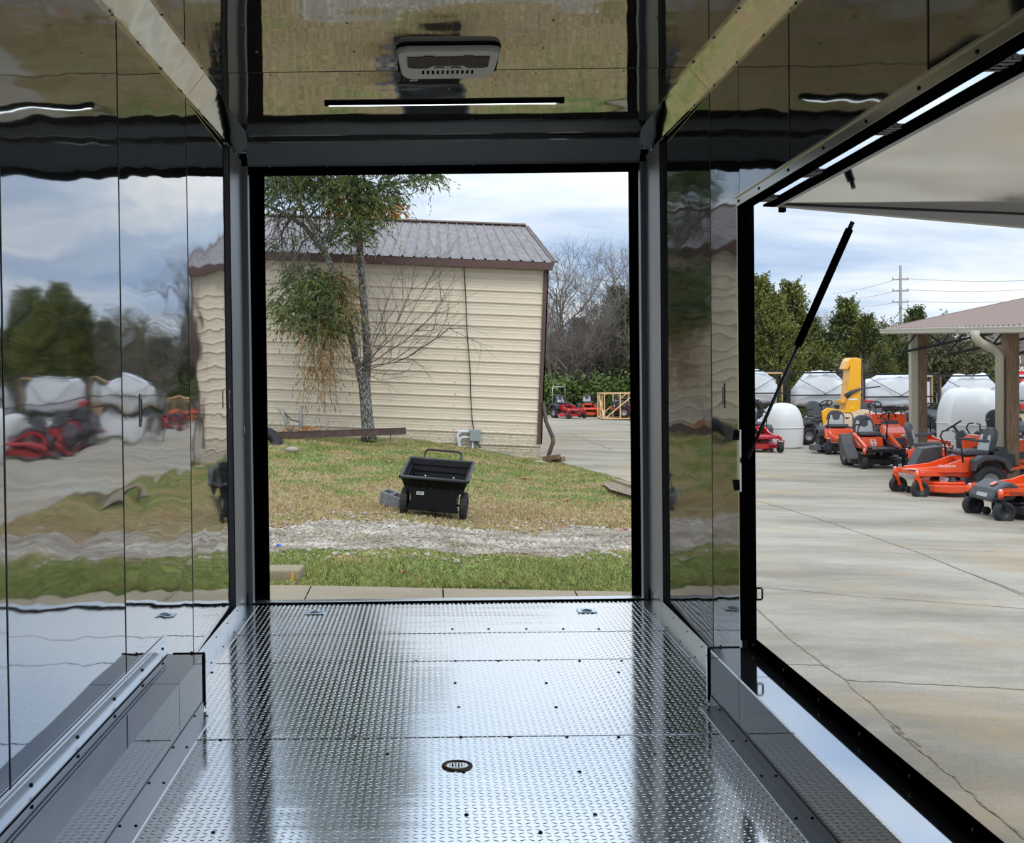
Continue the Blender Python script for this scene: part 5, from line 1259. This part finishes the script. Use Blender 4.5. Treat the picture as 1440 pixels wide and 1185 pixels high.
for s in (-1, 1):
    b = MB(); b.prism([(0.32, 0.5), (0.28, 0.84), (0.36, 0.86), (1.15, 0.56), (1.18, .48)], s * .42 - .04, s * .42 + .04, 'Y'); b.build('side_arm', 'orange_paint', me_, bevel=.012)
word(me_, 'Husqvarna', .10, (.72, -.464, .62), (R(90), R(20), 0))
# second orange mower further back left
mc = zero_turn('orange mower with grey seat, left of the crested mower, under the yellow chute', place(12.25, 36.2), -97, deckm='dark_grey_plastic', fork='dark_grey_plastic', group='orange mowers on the lot')
b = MB(); b.prism([(.30, .44), (.36, .74), (.44, .74), (.56, .44)], -.46, .46, 'Y'); b.build('front_panel', 'orange_paint', mc, bevel=.02)
word(mc, 'Husqvarna', .10, (.49, .1, .6), (R(70), 0, R(90)))
# red mower at the black post
ma = zero_turn('red mower facing the camera, cut by the black post of the side opening', place(9.75, 36.6), -90, paint='red_paint', light=False, group='red mowers on the lot')
b = MB(); b.lathe([(.16, -.11), (.26, -.13), (.31, -.08), (.32, 0), (.31, .08), (.26, .13), (.16, .11)], c=(-.55, .22, 1.22), axis='X', seg=24, closed=True)
for k in range(18):
    a = k * 2 * math.pi / 18
    for s in (-1, 1): b.box((-.55 + s * .06, .22 + .32 * math.cos(a + s * .08), 1.22 + .32 * math.sin(a + s * .08)), (.11, .05, .03), (a, 0, 0))
g = b.build('spare_tire', 'rubber', ma)
mb_ = zero_turn('small red stand-on mower with black engine between the white bundle and the orange mower', place(12.6, 41.0), 195, paint='red_paint', light=False, deckm='red_paint', group='red mowers on the lot', stand=True)
# orange machine behind the left pavilion post
tf = tractor('orange tractor with black rack partly hidden behind the left pavilion post', place(12.7, 33.6), -100, group='orange tractors on the lot', s_=1.1)
b = MB()
for y in (-.3, 0, .3): b.tube([(-.4, y, 1.15), (-.2, y, 1.32), (.35, y, 1.32), (.5, y, 1.15)], .015, 6)
for x in (-.2, .35): b.bar((x, -.32, 1.32), (x, .32, 1.32), .025)
b.build('cargo_rack', 'black_metal', tf)
b = MB(); b.prism([(.55, .85), (.42, 1.15), (-.45, 1.15), (-.6, .8), (-.5, .8), (-.38, 1.02), (.34, 1.02), (.45, .85)], -.42, .42, 'Y'); b.build('top_cowl', 'orange_paint', tf, bevel=.02); word(tf, 'Husqvarna', .11, (-.02, -.424, 1.085), (R(90), 0, 0))
# tractor behind the big mower
th_ = tractor('orange lawn tractor with steering wheel standing behind the large side-on mower', place(11.05, 26.6), -28, group='orange tractors on the lot', s_=1.08)
mi = zero_turn('orange mower with black front cover in the right foreground, before the right pavilion post', place(10.0, 18.8), 180, fork='black_metal', deckm='black_metal', group='orange mowers on the lot', chute=False, steer=0.12)
b = MB(); b.prism([(.98, .46), (1.00, .56), (1.14, .62), (1.34, .50), (1.42, .36), (1.40, .30), (1.05, .34)], -.40, .40, 'Y'); b.build('front_cover', 'dark_grey_plastic', mi, bevel=.04)
b = MB(); b.box((1.25, .12, .575), (.10, .12, .006), (0, .5, 0)); b.build('badge', 'orange_paint', mi)
b = MB(); b.box((1.40, .05, .40), (.01, .34, .06), (0, -.3, 0)); b.build('front_plate', 'seat_light', mi)
for s in (-1, 1): MB().bar((.6, s * .42, .5), (1.30, s * .52, .5), .06, .05).build('front_arm', 'orange_paint', mi)
tj = tractor('orange lawn tractor at the right picture edge behind the right pavilion post', place(13.1, 24.9), 178, group='orange tractors on the lot', s_=1.1)
mk = zero_turn('orange mower mostly outside the right picture edge with one black front wheel showing', place(9.85, 16.35), 180, fork='black_metal', deckm='black_metal', group='orange mowers on the lot', chute=False)
zero_turn('orange mower behind the right pavilion post with only its black seat back showing', place(13.0, 27.6), 180, group='orange mowers on the lot', light=False)
zero_turn('orange mower with grey seat behind the left pavilion post, in front of the racks', place(14.1, 35.2), -90, group='orange mowers on the lot')

# yellow chute machine
Yy = 39.5
p = at(1196, 600, Yy); gz = lot_z(p.x, Yy)
ch = thing('wood_chipper', 'yellow chipper with tall square discharge chute and black deflector', 'chipper', (p.x, Yy, gz))
def cp_(px, py): q_ = at(px, py, Yy); return (q_.x - p.x, q_.z - gz)
def pris(pts, y0, y1, m, name, bev=.02): b = MB(); b.prism([cp_(*q_) for q_ in pts], y0, y1, 'Y'); return b.build(name, m, ch, bevel=bev)
pris([(1183, 588), (1205, 594), (1207, 505), (1201, 503), (1192, 503), (1188, 508), (1184, 519), (1188, 520), (1191, 514)], -.30, .30, 'yellow_paint', 'discharge_chute')
pris([(1154, 600), (1152, 578), (1160, 573), (1186, 577), (1186, 583), (1163, 581), (1160, 600)], -.28, -.2, 'yellow_paint', 'side_frame')
pris([(1178, 562), (1184, 562), (1184, 566), (1178, 566)], -.34, .3, 'yellow_paint', 'bracket', .004)
pris([(1150, 622), (1150, 598), (1212, 600), (1212, 626)], -.4, .5, 'engine_grey', 'chipper_body')
b = MB(); a, c = cp_(1184, 555), cp_(1232, 543)
b.tube([(a[0], -.36, a[1] - .05), (a[0] + .2, -.36, a[1] + .10), (a[0] + .5, -.36, a[1] + .2), (c[0], -.36, c[1])], [.10, .07, .03, .02], 6); b.build('deflector_lever', 'dark_grey_plastic', ch)
b = MB(); q_ = cp_(1194, 561); b.box((q_[0], -.304, q_[1]), (.30, .006, .05)); b.build('decal', 'white_text', ch)
q_ = cp_(1194, 573); b = MB(); b.box((q_[0], -.304, q_[1]), (.12, .006, .09)); b.build('decal', 'gloss_yellow', ch)
for s in (-1, 1): wheel('wheel', ch, (s * .55, .1, .28), .28, .18, True, rz=R(90))
p = at(1198, 590, 38.0)
b = MB(); b.ball((0, 0, .55), (1.0, .55, .62), 22, 12, .05); b.ball((.35, 0, .85), (.5, .4, .42), 18, 10, .05); g = b.build('tarp_bundle', 'tan_tarp', loc=(p.x + .1, 38.2, lot_z(p.x, 38)), sub=1); tag(g, 'tan tarpaulin bundle beside the foot of the yellow chute', 'tarp')

# round white wrapped bundles
def wrap_ball(px, py, Y, r, lbl):
    q_ = at(px, py, Y); gz = lot_z(q_.x, Y); t = thing('wrapped_bundle', lbl, 'bundle', (q_.x, Y, gz), group='round white wrapped bundles')
    H_ = q_.z - gz + r * .9
    b = MB(); b.lathe([(0, H_), (r * .45, H_ * .985), (r * .8, H_ * .88), (r, H_ * .62), (r * 1.02, H_ * .3), (r * .95, 0.02)], seg=26); o = b.build('wrap', 'white_wrap_smooth', t, sub=1)
    b = MB(); b.tube([(r * 1.03 * math.cos(a), r * 1.03 * math.sin(a), H_ * .45) for a in [i * math.pi / 12 for i in range(25)]], .012, 5, False); b.build('tie_band', 'white_plastic', t)
wrap_ball(1100, 592, 38.6, .66, 'round white wrapped bundle just behind the red mower at the black post')
wrap_ball(1376, 578, 36.6, .80, 'big round white wrapped bundle behind the tractor steering wheel, left of right post')
wrap_ball(1350, 572, 38.4, .7, 'smaller white wrapped bundle peeping out left of the big round bundle')

# racks of wrapped machines
random.seed(5)
def wrapped(parent_loc, w, h, d, lbl, seed, rz=0):
    r = random.Random(seed); b = MB(); nx_, nz_, ny_ = 15, 9, 6
    def sh(u, v):   # outline height profile of what is under the wrap
        k = abs(u) ; return h * (1.0 if k < .5 + .08 * math.sin(seed) else 1.0 - (k - .45) * (0.7 + .3 * math.sin(seed * 2.1)))
    # a wrapped lump: superellipse sections along its length with pulled folds
    vs = []; fs = []; N_ = 28
    for i in range(nx_ + 1):
        u = -1 + 2 * i / nx_; hh = sh(u, 0); e_ = 1 - .25 * abs(u) ** 3
        for k in range(N_):
            a = 2 * math.pi * k / N_; ca, sa = math.cos(a), math.sin(a)
            yy = math.copysign(abs(ca) ** .4, ca) * d / 2 * e_; zz = (math.copysign(abs(sa) ** .4, sa) * .5 + .5) * hh
            f = .03 * math.sin(7 * u + 5 * a + seed) + .028 * math.sin(19 * u - 3 * a + seed) * abs(math.sin(a)) + r.uniform(-.022, .022)
            vs.append((u * w / 2 + f * .5, yy * (1 + f), max(0, zz * (1 + f))))
    for i in range(nx_):
        for k in range(N_): fs.append((i * N_ + k, i * N_ + (k + 1) % N_, (i + 1) * N_ + (k + 1) % N_, (i + 1) * N_ + k))
    fs += [tuple(reversed(range(N_))), tuple(nx_ * N_ + k for k in range(N_))]
    b.add(vs, fs, True); o = b.build('wrapped_machine', 'white_wrap', loc=parent_loc); o.rotation_euler = (0, 0, rz)
    return tag(o, lbl, 'wrapped machine', 'white wrapped machines on the racks')
RW = 2.75; RX0 = 8.25
ords = ['first', 'second', 'third', 'fourth', 'fifth', 'sixth', 'seventh', 'eighth']
def ryz(x): Y = 47.0 - 0.12 * (x - 10); return Y, lot_z(x, Y)
for i in range(8):
    x = RX0 + i * RW + RW / 2; Y, gz = ryz(x)
    top = at(605 + x / Y * F, 1, Y)   # dummy for x check
    zt = at(1056, 520, 46).z - 0.033 * (x - 12) ; zs = at(1056, 568, 46).z - 0.033 * (x - 12)
    t = thing('storage_rack', f'black steel storage rack, {ords[i]} bay of the row from the left, before the tree line', 'rack', (x, Y, gz), rz=-.12, group='storage racks in a row')
    H_ = zt - gz; S_ = zs - gz; dp = 1.25; hw = RW / 2 - .03
    for sx in (-1, 1):
        for sy in (-1, 1): MB().bar((sx * hw, sy * dp / 2, 0), (sx * hw, sy * dp / 2, H_), .06).build('post', 'black_metal' if (i + sx) % 3 else 'rusty_steel', t)
    b = MB()
    for z_ in (S_ - .04, H_ - .03):
        for sy in (-1, 1): b.bar((-hw, sy * dp / 2, z_), (hw, sy * dp / 2, z_), .05, .06)
        for sx in (-1, 1): b.bar((sx * hw, -dp / 2, z_), (sx * hw, dp / 2, z_), .05, .06)
    b.build('beams', 'black_metal', t)
    b = MB(); b.bar((-hw, -dp / 2 - .02, S_ + .42), (hw, -dp / 2 - .02, S_ + .42), .05); b.build('mid_rail', 'black_metal', t)
    b = MB(); b.bar((-hw, -dp / 2 - .02, H_ - .05), (0.1, -dp / 2 - .02, S_ + .42), .02); b.bar((hw, -dp / 2 - .02, H_ - .05), (-.1, -dp / 2 - .02, S_ + .42), .02); b.build('brace', 'black_metal', t)
    b = MB()
    for k in range(6): b.box((-hw + .2 + k * (RW - .46) / 5, 0, S_ - .0), (.14, dp, .025))
    b.build('shelf_boards', 'new_lumber' if i % 2 == 0 else 'rusty_steel', t)
    if i not in (2, 4):
        b = MB(); b.box((0.5 * hw, .1, H_ - .12), (1.1, .9, .06)); b.bar((.1 * hw, -.3, H_ - .12), (-.1 * hw, -.3, H_ - .7), .09, .05); b.bar((.9 * hw, -.3, H_ - .12), (.9 * hw, -.3, S_ + .1), .09, .05); g = b.build('pallet_frame', 'new_lumber', loc=(x, Y, gz)); g.rotation_euler = (0, 0, -.12); tag(g, f'yellow timber pallet frame in the {ords[i]} rack bay from the left', 'pallet frame', 'timber pallet frames in the racks')
    wrapped((x - .1, Y + .02, zs + .02), RW - .35 - .2 * (i % 3), (H_ - S_) * (.985 if i % 3 else .93), 1.15, f'white wrapped machine on the upper shelf of the {ords[i]} rack bay from the left', 3 + i * 1.7, -.12)
    wrapped((x + .15, Y + .05, gz + .12), RW - .7, (S_) * .75, 1.1, f'white wrapped machine on the ground in the {ords[i]} rack bay from the left', 11 + i * 2.3, -.12)
    if i % 2:
        q_ = (x - hw + .25, Y - .2, zs - .35)
        b = MB(); b.box((0, 0, 0), (.28, .25, .22)); g = b.build('red_can', 'red_paint', loc=(x - hw - .02, Y - .75, zs + .22), bevel=.03); tag(g, f'small red part hooked on the rack post left of the {ords[i]} bay', 'red can', 'red parts on the racks')
# dark machines row in front of the racks
for k, (px, Y) in enumerate(((1225, 44.0), (1300, 43.2), (1152, 44.9), (1410, 34.0))):
    q_ = at(px, 600, Y); lb_ = ['dark grey machine with black steering wheel just right of the yellow chute', 'dark machine behind the left pavilion post under the white wraps', 'dark machine behind the yellow frame of the chipper', 'dark machine behind the right pavilion post'][k]
    tractor(lb_, place(q_.x, Y), -90 + 8 * (k % 3 - 1), paint='engine_grey', group='dark tractors before the racks', light=False, s_=1.25)
for k, (px, Y) in enumerate(((905, 56), (940, 53), (975, 50.5), (1012, 44.5), (1030, 40.8))):
    q_ = at(px, 600, Y); lb_ = ['first', 'second', 'third', 'fourth', 'fifth'][k]
    zero_turn(f'red mower seen only as a reflection in the left wall, {lb_} from the doorway', place(q_.x, Y), -90 + 30 * (k % 2), paint='red_paint', light=False, group='red mowers seen mirrored', chute=False)

# ---- far machines behind the building corner
zero_turn('distant red mower with grey roll bar at the building corner', place(7.1, 65.0), -60, paint='red_paint', rops=True, group='distant machines at the lot edge', chute=False)
zero_turn('distant orange mower with grey seat in the middle of the lot edge gap', place(9.0, 69.0), -88, group='distant machines at the lot edge', chute=False)
tractor('distant dark tractor left of the wooden crate', place(10.5, 66.9), -95, paint='engine_grey', group='distant machines at the lot edge')
p = on_lot(849, 590)
def crate(x, y, lbl, rz, L_=2.4, D_=1.5, H_=1.36):
    t = thing('wooden_crate', lbl, 'crate', (x, y, lot_z(x, y)), rz=rz, group='open wooden crates')
    def fr(p_, q_, w_=.09): MB().bar(p_, q_, w_, .05).build('slat', 'new_lumber', t)
    for yy in (0, D_):
        for z_ in (.06, H_): fr((0, yy, z_), (L_, yy, z_), .11)
        for k in range(4): fr((k * L_ / 3, yy, .06), (k * L_ / 3, yy, H_))
        fr((.05, yy - .02, .1), (L_ * .62, yy - .02, H_ * .95)); 
    for xx in (0, L_):
        for z_ in (.06, H_): fr((xx, 0, z_), (xx, D_, z_), .11)
        for k in (1, 2): fr((xx, k * D_ / 3, .06), (xx, k * D_ / 3, H_))
        fr((xx, .05, .1), (xx, D_ * .9, H_ * .95))
    b = MB(); b.box((L_ / 2, D_ / 2, .03), (L_, D_, .05)); b.build('base', 'new_lumber', t)
    return t
crate(p.x, p.y - .3, 'open frame wooden crate beside the right door frame with an orange mower inside', R(2), 2.5, 2.0, 1.38)
zero_turn('orange mower packed inside the wooden crate', (p.x + 1.2, p.y + 1.0, lot_z(p.x + 1, p.y) + .08), -5, light=False, group='distant machines at the lot edge', chute=False)
crate(p.x + 3.6, p.y - .8, 'second wooden crate, seen only mirrored in the left wall', R(-4))
zero_turn('orange mower packed in the second wooden crate', (p.x + 4.6, p.y + .1, lot_z(p.x + 4.6, p.y) + .08), -5, light=False, group='distant machines at the lot edge', chute=False)

# ================================================================== PAVILION
E0 = Vector((12.75, 33.4)); E1 = Vector((10.75, 19.4))
pv = thing('open_pavilion', 'open pavilion with brown metal roof, timber posts and beige gutters at the right', 'pavilion', (E0.x, E0.y, lot_z(E0.x, E0.y)))
o3 = Vector(pv.location)
def W3(x, y, z): return Vector((x, y, z)) - o3
ez0 = at(1283, 462, 33).z; ez1 = ez0 - .38
du = (E0 - E1).normalized(); nv = Vector((du.y, -du.x))     # away to the right
if nv.x < 0: nv = -nv
rl = 9.0; rise = 1.85
def RP(s, t, dz=0):  # s 0..1 along the eave from far to near, t metres up the slope
    q_ = E0 + (E1 - E0) * s + nv * t; return W3(q_.x, q_.y, ez0 + (ez1 - ez0) * s + rise * t / rl + dz)
b = MB(); nrib = 46; vs = []
row = []
for i in range(nrib + 1):
    s = i / nrib
    for ds, dz in ((0, 0), (.35 / nrib, .0), (.45 / nrib, .035), (.55 / nrib, .035), (.65 / nrib, 0)):
        if s + ds <= 1.0001: row.append((s + ds, dz))
n_ = len(row); vs = [RP(s, -.12, dz + .03) for s, dz in row] + [RP(s, rl, dz + .03) for s, dz in row]
b.add(vs, [(i, i + 1, n_ + i + 1, n_ + i) for i in range(n_ - 1)]); b.build('roof', 'brown_roof', pv)
b = MB(); b.add([RP(0, 0, 0), RP(1, 0, 0), RP(1, rl, 0), RP(0, rl, 0)], [(0, 1, 2, 3)]); b.build('roof_underside', 'beige_metal', pv)
b = MB(); b.bar(RP(0, -.1, .02), RP(0, rl, .02), .06, .12); b.build('rake_trim', 'brown_roof', pv)
b = MB(); b.bar(RP(0, .05, -.05), RP(1, .05, -.05), .06, .20); b.build('eave_beam', 'beige_metal', pv)
for s0, s1, dz in ((-.012, .52, -.02), (.505, 1.0, -.03)):
    b = MB(); b.bar(RP(s0, -.14, dz), RP(s1, -.14, dz), .14, .13); b.bar(RP(s0, -.19, dz + .05), RP(s1, -.19, dz + .05), .05, .04); b.build('gutter', 'beige_metal', pv, bevel=.008)
posts = []
def eave_z(Y): return ez0 + (ez1 - ez0) * (E0.y - Y) / (E0.y - E1.y)
for px, py, wpx, Y in ((1296, 652, 12, 32.1), (1421.5, 690, 17, 24.0)):
    q_ = at(px, py, Y); gz = lot_z(q_.x, Y); w_ = wpx / F * Y
    pos = W3(q_.x, Y, gz); topz = eave_z(Y) - o3.z - .06
    MB().box2((pos.x - w_ / 2, pos.y - w_ / 2, pos.z - .1), (pos.x + w_ / 2, pos.y + w_ / 2, topz + .02)).build('post', 'post_wood', pv, bevel=.01)
    posts.append((pos, w_, topz))
    dx = pos.x - w_ / 2 - w_ * .42
    b = MB()
    if Y < 30:
        b.tube([(dx - .57, pos.y - .2, topz - .02), (dx - .57, pos.y - .2, topz - .14), (dx - .46, pos.y - .18, topz - .26), (dx - .12, pos.y - .05, topz - .40), (dx, pos.y - .02, topz - .54), (dx, pos.y, pos.z + .02)], w_ * .36, 8)
    else:
        b.box2((dx - w_ * .40, pos.y - w_ * .4, pos.z), (dx + w_ * .40, pos.y + w_ * .4, topz - .0))
    b.build('downspout', 'beige_metal', pv)
def truss(s, name):
    b = MB(); n = 9
    for i in range(n):
        t0, t1 = rl * i / n, rl * (i + 1) / n
        lo0, lo1 = RP(s, t0, -.62 + .00 * t0), RP(s, t1, -.62 + .0 * t1)
        b.bar(lo0, lo1, .05, .06); b.bar(RP(s, t0, -.08), RP(s, t1, -.08), .05, .06)
        m_ = RP(s, (t0 + t1) / 2, -.08); b.bar(lo0, m_, .04); b.bar(m_, lo1, .04)
    b.build(name, 'black_metal', pv)
truss(.10, 'truss'); truss(.66, 'truss'); truss(.4, 'truss')

# ================================================================== FAR DISTANCE
p = at(1266, 373, 150)
up_ = thing('utility_pole', 'grey utility pole with crossarms above the tree line', 'utility pole', (p.x, 150, -2))
Hp = p.z + 2
MB().tube([(0, 0, 0), (0, 0, Hp)], [.24, .16], 10).build('pole', 'pole_wood', up_)
for py in (393, 409, 425):
    z_ = at(1266, py, 150).z + 2; MB().bar((-1.0, 0, z_), (1.0, 0, z_), .14, .14).build('crossarm', 'pole_wood', up_)
    b = MB()
    for x in (-.9, .9): b.tube([(x, 0, z_), (x, 0, z_ + .3)], .07, 6)
    b.build('insulators', 'pole_wood', up_)
for py, pl, pr, k in ((407, (1186, 421), (1600, 393), 0), (423, (1206, 430), (1600, 408), 1), (391, (1170, 413), (1600, 383), 2)):
    a = at(1266, py, 150); l_ = at(*pl, 230); r_ = at(*pr, 110)
    b = MB(); pts = [l_ + (a - l_) * i / 8 - Vector((0, 0, .3 * math.sin(math.pi * i / 8))) for i in range(9)] + [a + (r_ - a) * i / 8 - Vector((0, 0, .6 * math.sin(math.pi * i / 8))) for i in range(1, 9)]
    b.tube(pts, .030, 4, False); g = b.build('power_line', 'pole_wood'); tag(g, ['power line at the middle crossarm of the utility pole', 'power line at the lowest crossarm of the utility pole', 'power line at the highest crossarm of the utility pole'][k], 'power line', 'power lines at the utility pole')
q_ = at(1402, 524, 140)
hs = thing('distant_house', 'brick house with white window and garage seen far beyond the pavilion', 'house', (q_.x, 140, q_.z - 1))
b = MB(); b.box2((-2.5, -4, 0), (9, 4, 3.4)); b.build('wall', 'brick_brown', hs)
b = MB(); b.prism([(-3, 3.4), (9.6, 3.4), (8, 6.2), (0.5, 6.2)], -4.4, 4.4, 'Y'); b.build('roof', mat('slate_roof', (.16, .13, .125), .8), hs)
b = MB(); b.box((.2, -4.05, 2.2), (1.1, .1, 1.3)); f_ = b.build('window', 'house_white', hs); MB().box((.2, -4.12, 2.2), (.85, .04, 1.05)).build('pane', 'glass_dark', f_)
b = MB(); b.prism([(-4.5, -.4), (1.5, -.4), (1.5, 1.1), (-1.2, 1.9), (-4.5, 1.1)], -7, -4.2, 'Y'); b.build('porch', 'house_white', hs)
q_ = at(1436, 524, 75)
sg = thing('roadside_sign', 'red and white banded sign at the right picture edge beyond the racks', 'sign', (q_.x, 75, lot_z(q_.x, 66) - .2))
zz = q_.z - sg.location.z
b = MB(); b.box((0, 0, zz), (.9, .1, .22)); b.box((0, 0, zz - .45), (.9, .1, .22)); b.build('red_band', 'red_white', sg); MB().box((0, 0, zz - .22), (.9, .08, .26)).build('white_band', 'house_white', sg); MB().bar((0, .1, 0), (0, .1, zz), .08).build('post', 'black_metal', sg)
ft = thing('wire_fence', 'dark wire fence with thin posts on the brown slope beyond the pavilion', 'fence', (30, 72, lot_z(30, 66) - .3))
for k in range(7): MB().bar((k * 2.4, 0, 0), (k * 2.4, 0, 2.3), .07).build('post', 'black_metal', ft)
for z_ in (.8, 1.5, 2.2): MB().bar((0, 0, z_), (14.4, 0, z_), .02).build('wire', 'black_metal', ft)
